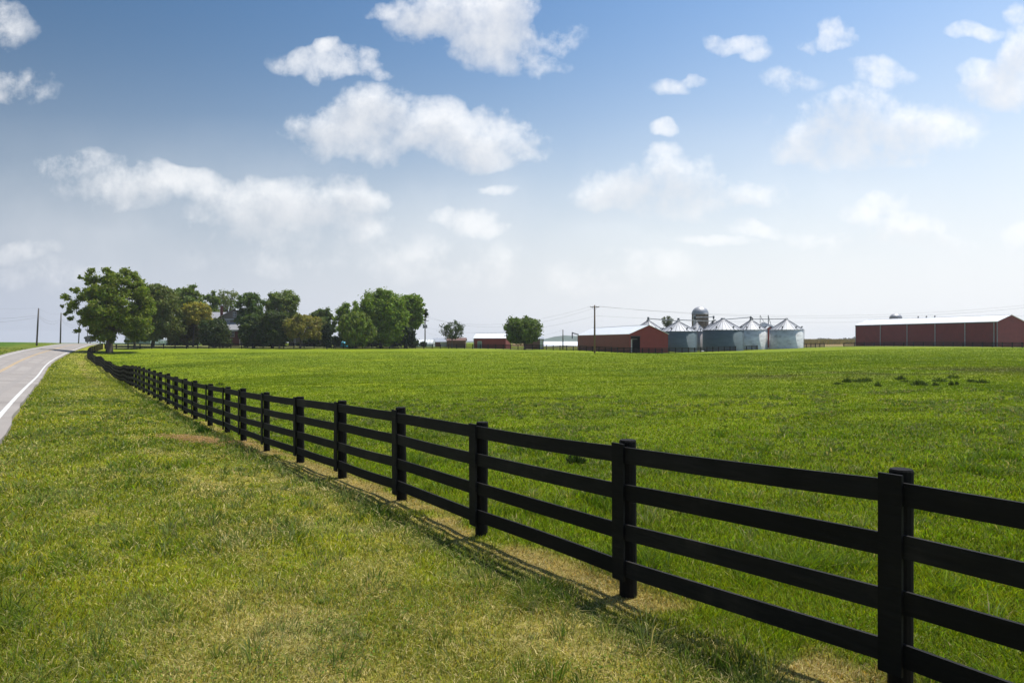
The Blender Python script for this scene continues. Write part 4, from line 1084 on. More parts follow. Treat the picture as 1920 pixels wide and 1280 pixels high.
make_tree('round_tree', 'round dense green tree standing alone right of the small barn', 981, 190, 594, 648, 656, 36, (0.11,0.17,0.02), 'round', 0.3, 984, 0.26, 46, 32, nclump=70)
make_tree('sparse_tree', 'airy tree showing between the barn peak and left dark bin', 1251, 255, 592, 615, 650, 14, (0.09,0.12,0.06), 'vase', 0.25, None, 0.16, 4, 33, nclump=20)
make_tree('distant_tree', 'distant grey green tree on the skyline beyond the road crest', 169, 560, 631, 641, 644, 9, (0.05,0.075,0.04), 'dome', 0.3, None, 0.8, 8, 34)
# undergrowth massed between and behind the yard trees
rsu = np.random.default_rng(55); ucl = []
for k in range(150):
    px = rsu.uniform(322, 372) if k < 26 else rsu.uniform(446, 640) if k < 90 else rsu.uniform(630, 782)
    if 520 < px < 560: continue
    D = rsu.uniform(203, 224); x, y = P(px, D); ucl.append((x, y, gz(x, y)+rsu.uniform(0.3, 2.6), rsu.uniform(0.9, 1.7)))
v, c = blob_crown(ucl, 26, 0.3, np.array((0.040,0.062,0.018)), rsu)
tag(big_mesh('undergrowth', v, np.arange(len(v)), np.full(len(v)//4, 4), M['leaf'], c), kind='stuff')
# vine on the pole head
vx = []
rsv = np.random.default_rng(77)
cl = [(0.0,-0.1,HV-0.2,0.75),(0.45,0.0,HV-1.0,0.7),(-0.35,0.0,HV-0.9,0.65),(0.1,0,HV-1.9,0.5),(0.05,0,HV-2.7,0.35),(0.3,0,HV+0.3,0.45),(-0.35,0,HV-4.9,.3)]
v, c = blob_crown(cl, 200, 0.16, np.array((0.04,0.075,0.015)), rsv)
vo = thing('climbing_vine', 'leafy vine bunched round the top of the utility pole', 'vine', pv.location)
big_mesh('foliage', v, np.arange(len(v)), np.full(len(v)//4, 4), M['leaf'], c, vo)
MB().tube([(0.16*math.cos(k*0.9)+0.0, 0.2*math.sin(k*0.9), k*0.35) for k in range(int(HV/0.35))], 0.03, 5).build('stem', M['bark'], vo)

# far woods, hills, corn
def far_clumps(name, specs, size, col, seed):
    rs = np.random.default_rng(seed); V, Cc = [], []
    v, c = blob_crown(specs, 1, size, np.array(col), rs)
    return v, c
rs = np.random.default_rng(91); V = []; Cc = []
for k in range(220):
    px = rs.uniform(1470, 2000); D = rs.uniform(1500, 1900); x, y = P(px, D)
    h = rs.uniform(2.2, 5.0)*(1.2 if px > 1530 else 0.9); z = float(smooth_z(np.array([x]), np.array([y]))[0])
    v, c = blob_crown([(x, y, z+h*.55, h), (x+h*.8, y, z+h*.4, h*.8)], 5, 1.5, np.array((0.05,0.07,0.05)), rs); V.append(v); Cc.append(c)
v = np.vstack(V); c = np.vstack(Cc)
tag(big_mesh('far_woods', v, np.arange(len(v)), np.full(len(v)//4, 4), M['leaf'], c), kind='stuff')
# corn
N = 26000; D = rng.uniform(330, 620, N); px = rng.uniform(1440, 2000, N); x = (px-960)*D/F; y = D; z = smooth_z(x, y)
h = rng.uniform(1.2, 2.1, N); wv = rng.uniform(0.15, 0.45, N); a = rng.uniform(0, 6.28, N)
dx = np.cos(a)*wv; dy = np.sin(a)*wv
v = np.stack((np.stack((x-dx,y-dy,z),1), np.stack((x+dx,y+dy,z),1), np.stack((x+dx*.3+rng.normal(0,.1,N),y+dy*.3,z+h),1)), 1).reshape(-1,3)
mixc = rng.random(N)[:,None]; c = np.repeat(np.array([[0.26,0.19,0.09]])*mixc+np.array([[0.14,0.13,0.05]])*(1-mixc), 3, axis=0)
tag(big_mesh('corn_field', v, np.arange(len(v)), np.full(N, 3), M['blade'], c), kind='stuff')
# hills
mb = MB(); nx = 60; ny = 10
def hill_h(px): 
    return float(np.interp(px, [700,980,1010,1040,1100,1200,1400,1500,1700], [2,6,11,20,26,22,14,3,1]))
for j in range(ny+1):
    D = 2200+60*j
    for i in range(nx+1):
        px = 600+1200*i/nx; x, y = P(px, D)
        z0_ = -3.5; h = hill_h(px)*math.sin(math.pi*j/ny)*(1+0.12*math.sin(i*1.7)+0.08*math.sin(i*4.1))
        mb.v.append((x, y, z0_+h+CAM))
for j in range(ny):
    for i in range(nx):
        k = j*(nx+1)+i; mb.f.append((k, k+1, k+nx+2, k+nx+1))
tag(mb.build('hills', M['hill'], smooth=True), kind='structure')
mb = MB()
for j in range(ny+1):
    D = 1500+60*j
    for i in range(31):
        px = -700+ (720/30)*i; x, y = P(px, D)
        h = 10*math.sin(math.pi*j/ny)*max(0, 1-((px+330)/350)**2)
        mb.v.append((x, y, -3.5+h+CAM))
for j in range(ny):
    for i in range(30):
        k = j*31+i; mb.f.append((k, k+1, k+32, k+31))
tag(mb.build('hills', M['hill'], smooth=True), kind='structure')

# ------------------------------------------------------------------ grass blades
def scatter(N_near, N_far, umax=0.86):
    # constant density near, thinning with distance squared
    d1 = np.sqrt(rng.uniform(3.4**2, 7.0**2, N_near)); d2 = 7.0*np.exp(rng.uniform(0, math.log(150/7.0), N_far))
    D = np.concatenate((d1, d2)); u_ = rng.uniform(-umax, umax, len(D))
    return u_*D, D
x, y = scatter(150000, 620000)
rd, rs_ = sdist(road_coarse, x, y)
keep = (rd < -4.10) | (rd > 3.92) | ((rd > 3.75) & (rng.random(len(x)) < 0.25))
x = x[keep]; y = y[keep]; rd = rd[keep]; rs_ = rs_[keep]
fd, _ = sdist(fence_coarse, x, y)
z = ground_z(x, y, rd, rs_)
col, dry, strip, grn, wp = zone_color(x, y, fd, rd, rs_)
N = len(x); D = np.hypot(x, y)
clump = fbm(x, y, 0.45, 2, 41); clump2 = fbm(x, y, 1.1, 3, 42)
tuft = sstep(0.60, 0.74, clump2)*(0.5+0.5*sstep(0.35,0.6,clump))*(1-0.75*wp*sstep(12,25,D))
ht = 0.034+0.03*rng.random(N)
ht = np.where(wp > 0.5, ht*1.05+0.008+0.03*sstep(0.55,0.75,clump2), ht)*(1-0.3*wp*sstep(9, 22, D))
ht = ht*(1+1.3*tuft) * (1-0.45*dry*(1-wp))*(1-0.55*strip) + 0.11*grn*rng.random(N)*sstep(0.4,0.6,clump)
edge = np.exp(-((rd-4.5)/0.35)**2); ht = ht+edge*0.05*rng.random(N)
ht = ht*(0.65+0.7*rng.random(N))
ht *= 1+0.35*sstep(20, 90, D)
straw = rng.random(N) < (0.10+(0.08+0.34*dry)*(1-wp)+0.45*strip)*(0.35+0.65*sstep(70,15,D))
straw &= (rng.random(N) > 0.4*wp)
_vr = sstep(55, 14, D); cb = col*((0.40+1.35*rng.random(N)**1.3)*_vr+(0.75+0.4*rng.random(N))*(1-_vr))[:,None]
cb[:,0] *= 1+(rng.random(N)-0.45)*0.6*(0.3+0.7*_vr)
lush = (tuft > 0.4) & (rng.random(N) < 0.7)
cb[lush] = cb[lush]*0.45+np.array([0.065,0.135,0.014])*0.6
bl = (rng.random(N) < 0.10*(1-wp)); cb[bl] = BLUEG*rng.uniform(0.7,1.4,(bl.sum(),1))
ST = np.array([0.58,0.47,0.22])
cb[straw] = (ST*(0.5+0.8*rng.random((straw.sum(),1)))*np.array([1,1,1]))*(1-0.35*wp[straw])[:,None]+cb[straw]*0.25
wd = (0.0022+0.0022*rng.random(N))*np.maximum(1.0, D/6.5)*np.where(tuft > 0.4, 1.3, 1.0)
wd = np.minimum(wd, 0.06)
ang_ = rng.uniform(0, 6.28, N); la = ang_+rng.normal(0, 0.9, N)
wind = fbm(x, y, 0.5, 2, 50)*12.0
la = np.where(rng.random(N) < 0.18, wind, la)
lean = ht*(0.35+0.9*rng.random(N)); lean = np.where(straw, lean*1.6+0.015, lean)
ht = np.where(straw, ht*0.6, ht)
dx = np.cos(ang_)*wd; dy = np.sin(ang_)*wd; lx_ = np.cos(la)*lean; ly_ = np.sin(la)*lean
zb_ = z-0.008
v = np.empty((N,5,3), dtype=np.float32)
v[:,0] = np.stack((x-dx, y-dy, zb_), 1); v[:,1] = np.stack((x+dx, y+dy, zb_), 1)
v[:,2] = np.stack((x+dx*.8+lx_*.35, y+dy*.8+ly_*.35, z+ht*.62), 1); v[:,3] = np.stack((x-dx*.8+lx_*.35, y-dy*.8+ly_*.35, z+ht*.62), 1)
v[:,4] = np.stack((x+lx_, y+ly_, z+ht), 1)
base_i = np.arange(N)*5
lo = np.stack((base_i, base_i+1, base_i+2, base_i+3, base_i+3, base_i+2, base_i+4), 1).ravel()
sz = np.tile([4,3], N)
cc = np.repeat(cb, 5, axis=0)
for nm, sel in (('pasture_grass', fd > 0), ('verge_grass', fd <= 0)):
    k = np.where(sel)[0]; n_ = len(k); bi = np.arange(n_)*5
    lo = np.stack((bi, bi+1, bi+2, bi+3, bi+3, bi+2, bi+4), 1).ravel()
    o = big_mesh(nm, v[k].reshape(-1,3), lo, np.tile([4,3], n_), M['blade'], np.repeat(cb[k], 5, axis=0))
    o['kind'] = 'stuff'
# tufts of taller fescue standing out of the mown verge and the pasture edge
NT = 6000; tD = np.sqrt(rng.uniform(3.6**2, 34**2, NT)); tU = rng.uniform(-0.85, 0.85, NT); tX = tU*tD; tY = tD
trd, trs = sdist(road_coarse, tX, tY); tfd, _ = sdist(fence_coarse, tX, tY)
tm = fbm(tX, tY, 1.7, 3, 71)
kp = (np.abs(trd) > 4.5) & ((tm > 0.50) | (np.abs(tfd+0.45) < 0.22)) & ((tfd < -0.2) | (tfd > 0.6)); tX, tY, tm, tfd = tX[kp], tY[kp], tm[kp], tfd[kp]; NT = len(tX)
BP = 30; N = NT*BP; ti = np.repeat(np.arange(NT), BP)
a = rng.uniform(0, 6.28, N); rr_ = rng.uniform(0.03, 0.13, NT)[ti]*np.sqrt(rng.random(N)); x = tX[ti]+np.cos(a)*rr_; y = tY[ti]+np.sin(a)*rr_
z = ground_z(x, y)-0.01; D = np.hypot(x, y)
ht = (rng.uniform(0.05, 0.13, NT)*np.where(np.hypot(tX,tY) < 11, rng.uniform(0.9,1.6,NT), 1.0)*(1+0.5*(np.abs(tfd+0.45) < 0.25)))[ti]*rng.uniform(0.5, 1.25, N); lean = ht*rng.uniform(0.2, 1.1, N)
la = a+rng.normal(0, 0.5, N); wa = rng.uniform(0, 6.28, N); wd = rng.uniform(0.002, 0.0042, N)*np.maximum(1, D/8)
hue = rng.random(NT)[ti][:,None]; tc_ = np.array([[0.085,0.155,0.012]])*(1-hue)+np.array([[0.19,0.225,0.075]])*hue
tc_ = tc_*rng.uniform(0.5, 1.5, (N,1)); dr_ = rng.random(N) < 0.16; tc_[dr_] = np.array([0.46,0.37,0.17])*rng.uniform(.6,1.2,(dr_.sum(),1))
dx = np.cos(wa)*wd; dy = np.sin(wa)*wd; lx_ = np.cos(la)*lean; ly_ = np.sin(la)*lean
v = np.empty((N,5,3), dtype=np.float32)
v[:,0] = np.stack((x-dx,y-dy,z),1); v[:,1] = np.stack((x+dx,y+dy,z),1)
v[:,2] = np.stack((x+dx+lx_*.35,y+dy+ly_*.35,z+ht*.65),1); v[:,3] = np.stack((x-dx+lx_*.35,y-dy+ly_*.35,z+ht*.65),1); v[:,4] = np.stack((x+lx_,y+ly_,z+ht*rng.uniform(.8,1.05,N)),1)
bi = np.arange(N)*5; lo = np.stack((bi, bi+1, bi+2, bi+3, bi+3, bi+2, bi+4), 1).ravel()
tag(big_mesh('grass_tufts', v.reshape(-1,3), lo, np.tile([4,3], N), M['blade'], np.repeat(tc_, 5, axis=0)), kind='stuff')
# low broad leaves (clover and plantain) in the verge and pasture
x, y = scatter(26000, 34000, 0.8)
m_ = y < 30; x = x[m_]; y = y[m_]
rd, rs_ = sdist(road_coarse, x, y); fd, _ = sdist(fence_coarse, x, y)
pm = fbm(x, y, 1.9, 3, 61)
m_ = (np.abs(rd) > 4.4) & (pm > 0.50) & ((np.abs(fd) > 0.5)); x, y, rd, fd = x[m_], y[m_], rd[m_], fd[m_]
N = len(x); z = ground_z(x, y, rd)+rng.uniform(0.012, 0.045, N); D = np.hypot(x, y)
nn = np.stack((rng.normal(0,.45,N), rng.normal(0,.45,N), np.ones(N)), 1)
c_ = np.array([0.115,0.175,0.014])*rng.uniform(0.6,1.5,(N,1)); c_[:,0] *= rng.uniform(0.7,1.6,N)
v_, c2 = leaves(np.stack((x,y,z),1), rng.uniform(0.007,0.016,N)*np.maximum(1, D/7), nn, c_)
tag(big_mesh('ground_cover', v_, np.arange(len(v_)), np.full(N,4), M['blade'], c2), kind='stuff')

# weeds standing in the pasture
def weed(label, px, py, hpx, wpx, D, seed, col=(0.058,0.085,0.024), name='weed_clump'):
    rs = np.random.default_rng(seed); x, y = P(px, D); s = D/F; t = thing(name, label, 'weed', (x, y, gz(x, y)), 0, 'weeds in the grass')
    H = hpx*s; Wd = wpx*s/2; n_ = 150
    a = rs.uniform(0, 6.28, n_); rr2 = Wd*np.sqrt(rs.random(n_)); h = H*1.15*(1-0.7*(rr2/Wd)**1.2)*rs.uniform(.3,1.15,n_)
    bx, by = np.cos(a)*rr2*.8, np.sin(a)*rr2*.8; ex, ey = np.cos(a)*rr2*1.5, np.sin(a)*rr2*1.5
    w_ = 0.010+0.003*D/10
    ta = rs.uniform(0, 6.28, n_); tx, ty = np.cos(ta)*w_, np.sin(ta)*w_
    v = np.stack((np.stack((bx-tx,by-ty,-.05+0*h),1), np.stack((bx+tx,by+ty,-.05+0*h),1), np.stack(((bx+ex)/2+tx,(by+ey)/2+ty,h*.6),1), np.stack((ex,ey,h),1)), 1)
    c = np.repeat(np.array(col)*rs.uniform(.6,1.5,(n_,1)), 4, axis=0)
    big_mesh('leaf_stalks', v.reshape(-1,3), np.arange(n_*4), np.full(n_,4), M['blade'], c, t)
def dist_for(px, py):
    lo, hi = 3.0, 160.0
    ds = np.geomspace(4, 150, 600); xs = (px-960)*ds/F; zs = smooth_z(xs, ds); pys = 640-(zs-CAM)*F/ds
    k = np.where(pys <= py)[0]
    return float(ds[k[0]]) if len(k) else 60.0
weeds = [(1588,718,10,12,'dark upright weed clump, leftmost of the weeds before the long shed'),
 (1572,721,5,14,'flat dark weed patch left of the leftmost upright weed'),(1613,717,9,20,'pair of dark weeds right of the leftmost upright weed'),
 (1626,716,8,12,'low weed clump beside the pair of dark weeds'),(1688,712,9,13,'back row weed clump nearest the shed, left one'),
 (1723,723,12,20,'widest and darkest weed clump in the middle of the row'),(1754,725,8,8,'small weed just right of the widest weed clump'),
 (1762,716,8,18,'faint broad weed behind and right of the widest clump'),(1783,725,10,7,'thin weed in front between the widest clump and right end'),
 (1794,724,8,5,'smallest thin weed right of centre'),(1841,719,8,16,'dark weed clump at the right end of the row'),
 (1822,717,7,12,'low weed left of the rightmost dark weed clump'),(1647,725,9,9,'solitary weed in front of the row, left of centre'),
 (1788,710,8,14,'pale weed behind the row on its right half'),(1698,716,5,12,'flat weed patch under the back row weed')]
for i, (px, py, h, w_, lb) in enumerate(weeds):
    weed(lb, px, py, h*1.1, w_*1.15, dist_for(px, py), 200+i)
weed('dark weed tuft seen between the second and third rails in the pasture', 1080, 868, 22, 30, dist_for(1080, 868), 240, (0.03,0.05,0.015))
weed('leafy green dock plant at the foot of a fence post', 381, 812, 16, 22, 21.2, 241, (0.035,0.085,0.012), 'dock_plant')
weed('small dark weed tuft in the pasture behind the middle of the fence', 413, 722, 7, 14, dist_for(413, 722), 242)
# a thin heap of dry clippings by the fence
rs = np.random.default_rng(300); N = 2600; x0c, y0c = P(380, 19.2)
u1 = rs.normal(0, 1, N); u2 = rs.normal(0, 1, N); x = x0c+u1*0.75-u2*0.15; y = y0c-u1*0.45-u2*0.28
z = ground_z(x, y)+np.maximum(0, 0.06*np.exp(-(u1**2+u2**2)/2))*rs.random(N)+0.03
nn = np.stack((rs.normal(0,.5,N), rs.normal(0,.5,N), np.ones(N)), 1)
v_, c2 = leaves(np.stack((x,y,z),1), rs.uniform(.012,.022,N), nn, np.array([0.42,0.27,0.13])*rs.uniform(.6,1.3,(N,1)), 2.6, rs)
tag(big_mesh('hay_clippings', v_, np.arange(len(v_)), np.full(N,4), M['blade'], c2), kind='stuff')
# litter by the bins (white stones)
for px, py, lb in ((1317,657.3,'white stone at the foot of the widest dark bin'),(1440,655.3,'white stone below the narrow red shed')):
    x, y = P(px, 190 if px < 1400 else 214); r_ = 0.35
    mb = MB(); mb.lathe([(0.001,-.2),(r_*1.3,-.1),(r_*1.5,.12),(r_*1.1,.3),(0.001,.38)], 0, 0, 12)
    for k in range(len(mb.v)): 
        a_ = mb.v[k]; mb.v[k] = (a_[0]*(1+.15*math.sin(k*2.1)), a_[1]*.7, a_[2])
    o = mb.build('stone', M['white_trim'], None, True); o.location = (x, y, gz(x, y)); tag(o, lb, 'stone')

# ------------------------------------------------------------------ haze
HZ = 0.00015
mb = MB().box(-3200, 3200, -3200, 3200, -12, 45)
hz_m = bpy.data.materials.new('haze'); hz_m.use_nodes = True; nt = hz_m.node_tree; nt.nodes.clear()
out = nt.nodes.new('ShaderNodeOutputMaterial'); pvn = nt.nodes.new('ShaderNodeVolumePrincipled')
pvn.inputs['Color'].default_value = (0.92,0.95,1,1); pvn.inputs['Density'].default_value = HZ; pvn.inputs['Anisotropy'].default_value = 0.2
nt.links.new(pvn.outputs[0], out.inputs['Volume'])
tag(mb.build('haze', hz_m), kind='stuff')

# ------------------------------------------------------------------ sky
SUN_EL = R(70); SUN_AZ = math.atan2(0.76, 0.65)      # clockwise from +Y
world = bpy.data.worlds.new('World'); scene.world = world; world.use_nodes = True
nt = world.node_tree; nt.nodes.clear()
L = nt.links.new
out = nt.nodes.new('ShaderNodeOutputWorld'); bg = nt.nodes.new('ShaderNodeBackground'); L(bg.outputs[0], out.inputs[0])
sky = nt.nodes.new('ShaderNodeTexSky'); sky.sky_type = 'NISHITA'; sky.sun_disc = False
sky.sun_elevation = SUN_EL; sky.sun_rotation = SUN_AZ; sky.air_density = 1.3; sky.dust_density = 1.2; sky.ozone_density = 3.0; sky.altitude = 200
tc = nt.nodes.new('ShaderNodeTexCoord'); sp = nt.nodes.new('ShaderNodeSeparateXYZ'); L(tc.outputs['Generated'], sp.inputs[0])
def mth(op, a, b=None, c=None, tree=nt, clamp=False):
    n_ = tree.nodes.new('ShaderNodeMath'); n_.operation = op; n_.use_clamp = clamp
    for i, v_ in enumerate((a, b, c)):
        if v_ is None: continue
        if isinstance(v_, (int, float)): n_.inputs[i].default_value = v_
        else: tree.links.new(v_, n_.inputs[i])
    return n_.outputs[0]
ysafe = mth('MAXIMUM', sp.outputs[1], 0.08)
U = mth('DIVIDE', sp.outputs[0], ysafe); V = mth('DIVIDE', sp.outputs[2], ysafe)
front = mth('MULTIPLY', mth('SUBTRACT', sp.outputs[1], 0.1), 5.0, clamp=True)
# cloud list: (px, py, half width, half height, strength, softness)
CL = [(835,20,105,50,1.15),(925,55,75,62,1.15),(955,25,50,60,1.1),(1040,75,55,22,.62),(990,115,60,14,.5),(720,10,40,16,.8),(890,100,40,24,.8),
 (560,115,58,22,.82),(635,128,62,24,.86),(620,100,30,18,.8),(715,148,30,12,.5),(675,110,30,16,.6),
 (705,215,60,40,1.15),(640,245,80,38,1.1),(790,245,110,42,1.15),(880,262,110,42,1.1),(945,238,42,36,1.0),(700,275,110,30,.75),(985,300,40,14,.5),
 (140,312,80,26,.62),(240,345,110,36,.68),(350,345,60,28,.74),(400,365,80,24,.55),(120,300,60,14,.5),
 (500,395,110,45,.8),(600,385,90,45,.85),(665,372,58,34,.9),(430,420,90,30,.55),(640,430,90,36,.6),
 (870,415,52,24,.82),(915,432,38,12,.6),(850,402,24,16,.6),
 (1180,350,110,34,.78),(1270,335,90,44,.86),(1250,308,28,20,.65),(1120,345,50,22,.6),(1400,365,80,24,.55),(1300,385,90,30,.5),
 (1390,88,34,18,.62),(1415,105,30,18,.62),(1360,78,24,12,.45),(1555,55,24,22,.75),(1575,68,20,14,.6),(1510,75,24,14,.5),(1820,62,46,14,.6),
 (1485,158,44,24,.6),(1500,150,28,18,.5),(1630,140,44,24,.66),(1660,150,40,18,.55),(1600,125,24,14,.5),(1265,165,46,16,.5),(1320,155,24,10,.4),(1232,248,22,16,.7),
 (1620,215,90,42,1.05),(1560,245,110,38,.95),(1690,232,90,44,1.0),(1640,285,100,30,.8),(1750,250,70,28,.6),(1490,275,50,22,.6),(1700,300,50,16,.7),
 (1885,165,90,40,.95),(1915,110,40,60,1.0),(1920,40,26,40,.8),(1840,180,60,24,.7),(1790,225,50,18,.4),
 (4,150,60,36,1.0),(20,168,56,22,.8),(6,45,56,34,.6),
 (1640,400,44,26,.7),(1690,430,90,22,.55),(1580,445,90,18,.5),(1750,455,70,18,.4),(1425,435,34,14,.4),(1350,460,60,12,.35),
 (45,475,50,16,.4),(100,520,150,26,.3),(880,500,200,40,.35),(1150,515,160,30,.3),(1915,440,30,20,.4),(925,355,34,10,.4),(560,470,200,40,.3)]
grp = bpy.data.node_groups.new('cloud_density', 'ShaderNodeTree')
grp.interface.new_socket('U', in_out='INPUT', socket_type='NodeSocketFloat'); grp.interface.new_socket('V', in_out='INPUT', socket_type='NodeSocketFloat')
grp.interface.new_socket('Density', in_out='OUTPUT', socket_type='NodeSocketFloat')
gi = grp.nodes.new('NodeGroupInput'); go = grp.nodes.new('NodeGroupOutput')
def gm(op, a, b=None, c=None, clamp=False): return mth(op, a, b, c, grp, clamp)
cmb = grp.nodes.new('ShaderNodeCombineXYZ'); grp.links.new(gi.outputs[0], cmb.inputs[0]); grp.links.new(gi.outputs[1], cmb.inputs[1])
def gnoise(scale, detail, rough, vec, out_i=0, dist=0.0):
    n_ = grp.nodes.new('ShaderNodeTexNoise'); n_.noise_dimensions = '2D'
    n_.inputs['Scale'].default_value = scale; n_.inputs['Detail'].default_value = detail; n_.inputs['Roughness'].default_value = rough; n_.inputs['Distortion'].default_value = dist
    grp.links.new(vec, n_.inputs['Vector']); return n_.outputs[out_i]
wn = gnoise(9.0, 5, 0.5, cmb.outputs[0], 1)
ws = grp.nodes.new('ShaderNodeVectorMath'); ws.operation = 'SUBTRACT'; grp.links.new(wn, ws.inputs[0]); ws.inputs[1].default_value = (0.5,0.5,0.5)
wm_ = grp.nodes.new('ShaderNodeVectorMath'); wm_.operation = 'MULTIPLY_ADD'; grp.links.new(ws.outputs[0], wm_.inputs[0]); wm_.inputs[1].default_value = (0.085,0.065,0); grp.links.new(cmb.outputs[0], wm_.inputs[2])
spw = grp.nodes.new('ShaderNodeSeparateXYZ'); grp.links.new(wm_.outputs[0], spw.inputs[0])
def field(vec, clouds, sh=(0,0)):
    tot = None
    for (px, py, a, b_, s_) in clouds:
        s_ = s_*(1.0+0.35*min(1, max(0, (py-230)/150)))
        uc = (px-960)/F; vc = (640-py)/F; ia = F/(a*1.42); ib = F/(b_*1.42)
        n_ = grp.nodes.new('ShaderNodeVectorMath'); n_.operation = 'MULTIPLY_ADD'; grp.links.new(vec, n_.inputs[0])
        n_.inputs[1].default_value = (ia, ib, 0); n_.inputs[2].default_value = ((sh[0]-uc)*ia, (sh[1]-vc)*ib, 0)
        dt = grp.nodes.new('ShaderNodeVectorMath'); dt.operation = 'DOT_PRODUCT'; grp.links.new(n_.outputs[0], dt.inputs[0]); grp.links.new(n_.outputs[0], dt.inputs[1])
        m__ = gm('MULTIPLY_ADD', dt.outputs['Value'], -s_, s_)
        tot = m__ if tot is None else gm('SMOOTH_MAX', tot, m__, 0.10)
    return gm('MAXIMUM', tot, 0.0)
total = field(wm_.outputs[0], CL)
total2 = field(wm_.outputs[0], [c for c in CL if c[2]*c[3] > 1900], (0.010, 0.026))
nz = gnoise(11.0, 10, 0.65, cmb.outputs[0], 0, 0.0)
nzf = gnoise(34.0, 6, 0.6, cmb.outputs[0], 0, 0.0)
tex = gm('ADD', gm('MULTIPLY', gm('SUBTRACT', nz, 0.5), 3.2), gm('MULTIPLY', gm('SUBTRACT', nzf, 0.5), 0.8))
amp = gm('MULTIPLY', total, 2.2, None, True)
dens = gm('ADD', gm('MULTIPLY', total, 1.10), gm('MULTIPLY', tex, amp))
dens = gm('MAXIMUM', gm('SUBTRACT', dens, 0.13), 0.0)
dens = gm('POWER', dens, 1.15)
grp.interface.new_socket('Depth', in_out='OUTPUT', socket_type='NodeSocketFloat')
veil = gnoise(2.6, 5, 0.55, cmb.outputs[0], 0, 0.0)
veil = gm('MULTIPLY', gm('SUBTRACT', veil, 0.40), 1.0, None, True)
vband = gm('SUBTRACT', 1.0, gm('MULTIPLY', gm('ABSOLUTE', gm('SUBTRACT', gi.outputs[1], 0.15)), 6.0), None, True)
dens = gm('ADD', dens, gm('MULTIPLY', veil, vband))
grp.links.new(dens, go.inputs[0]); grp.links.new(gm('MAXIMUM', gm('ADD', total2, gm('MULTIPLY', tex, -0.45)), 0.0), go.inputs[1])
gnode = nt.nodes.new('ShaderNodeGroup'); gnode.node_tree = grp; L(U, gnode.inputs[0]); L(V, gnode.inputs[1])
d0 = gnode.outputs[0]
alpha = mth('SUBTRACT', 1.0, mth('EXPONENT', mth('MULTIPLY', d0, -1.05)))
shade = mth('EXPONENT', mth('MULTIPLY', gnode.outputs[1], -0.95))
# sky colour: physical sky plus summer haze whitening towards the horizon
elev = mth('MAXIMUM', sp.outputs[2], 0.0)
hz = mth('EXPONENT', mth('MULTIPLY', mth('MULTIPLY', elev, elev), mth('MULTIPLY_ADD', sp.outputs[0], 12.0, -17.0)))
side = mth('MULTIPLY_ADD', sp.outputs[0], 0.28, 0.42)
skyc = nt.nodes.new('ShaderNodeMix'); skyc.data_type = 'RGBA'
hsv = nt.nodes.new('ShaderNodeHueSaturation'); hsv.inputs['Saturation'].default_value = 1.12; hsv.inputs['Value'].default_value = 1.0; L(sky.outputs[0], hsv.inputs['Color'])
L(hz, skyc.inputs[0]); L(hsv.outputs[0], skyc.inputs[6]); 
hzc = nt.nodes.new('ShaderNodeMix'); hzc.data_type = 'RGBA'; L(mth('MULTIPLY_ADD', sp.outputs[0], 1.25, 0.72, clamp=True), hzc.inputs[0])
hzc.inputs[6].default_value = (4.7,5.15,6.1,1); hzc.inputs[7].default_value = (6.9,7.1,7.35,1)
L(hzc.outputs[2], skyc.inputs[7])
hsv.inputs['Saturation'].default_value = 1.28
L(mth('MULTIPLY_ADD', sp.outputs[0], 0.50, 0.86), hsv.inputs['Value'])
sky_lr = nt.nodes.new('ShaderNodeVectorMath'); sky_lr.operation = 'SCALE'; L(skyc.outputs[2], sky_lr.inputs[0]); L(mth('MAXIMUM', mth('MULTIPLY_ADD', sp.outputs[0], 0.12, 1.0), 0.5), sky_lr.inputs['Scale'])
cc_ = nt.nodes.new('ShaderNodeMix'); cc_.data_type = 'RGBA'; L(shade, cc_.inputs[0])
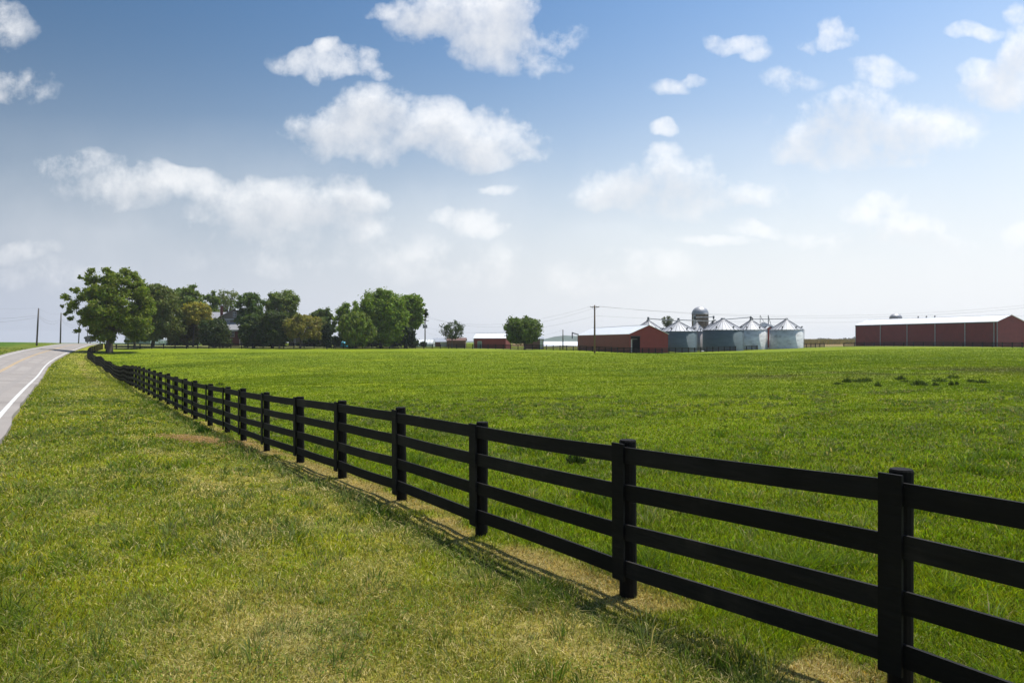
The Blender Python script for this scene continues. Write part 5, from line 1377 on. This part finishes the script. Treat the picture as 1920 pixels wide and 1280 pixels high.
cc_.inputs[6].default_value = (5.3,5.5,5.9,1); cc_.inputs[7].default_value = (8.9,8.85,8.8,1)
fin = nt.nodes.new('ShaderNodeMix'); fin.data_type = 'RGBA'; L(mth('MULTIPLY', alpha, mth('SUBTRACT', 1.0, mth('MULTIPLY', mth('EXPONENT', mth('MULTIPLY', elev, -9.0)), 0.85))), fin.inputs[0])
L(sky_lr.outputs[0], fin.inputs[6]); L(cc_.outputs[2], fin.inputs[7])
L(fin.outputs[2], bg.inputs['Color']); bg.inputs['Strength'].default_value = 0.10
bg2 = nt.nodes.new('ShaderNodeBackground'); L(sky_lr.outputs[0], bg2.inputs['Color']); bg2.inputs['Strength'].default_value = 0.10
ms = nt.nodes.new('ShaderNodeMixShader'); L(front, ms.inputs[0]); L(bg2.outputs[0], ms.inputs[1]); L(bg.outputs[0], ms.inputs[2]); L(ms.outputs[0], out.inputs[0])
world.cycles.sampling_method = 'MANUAL'; world.cycles.sample_map_resolution = 512

sun = bpy.data.lights.new('sun', 'SUN'); sun.energy = 4.2; sun.angle = R(0.53); sun.color = (1.0, 0.965, 0.90)
so = bpy.data.objects.new('sun', sun); COL.objects.link(so)
d = Vector((math.sin(SUN_AZ)*math.cos(SUN_EL), math.cos(SUN_AZ)*math.cos(SUN_EL), math.sin(SUN_EL)))
so.rotation_euler = d.to_track_quat('Z', 'Y').to_euler(); so.location = (60, 60, 150)

cam = bpy.data.cameras.new('camera'); cam.sensor_width = 36; cam.lens = F/1920*36; cam.clip_start = 0.1; cam.clip_end = 20000
co = bpy.data.objects.new('camera', cam); COL.objects.link(co); co.location = (0, 0, CAM); co.rotation_euler = (R(90), 0, 0)
scene.camera = co
scene.view_settings.view_transform = 'Standard'; scene.view_settings.look = 'None'
scene.view_settings.exposure = 0.35; scene.view_settings.gamma = 1.0
scene.cycles.volume_bounces = 0; scene.cycles.max_bounces = 5; scene.cycles.diffuse_bounces = 3; scene.cycles.transmission_bounces = 3; scene.cycles.glossy_bounces = 2; scene.cycles.use_denoising = True
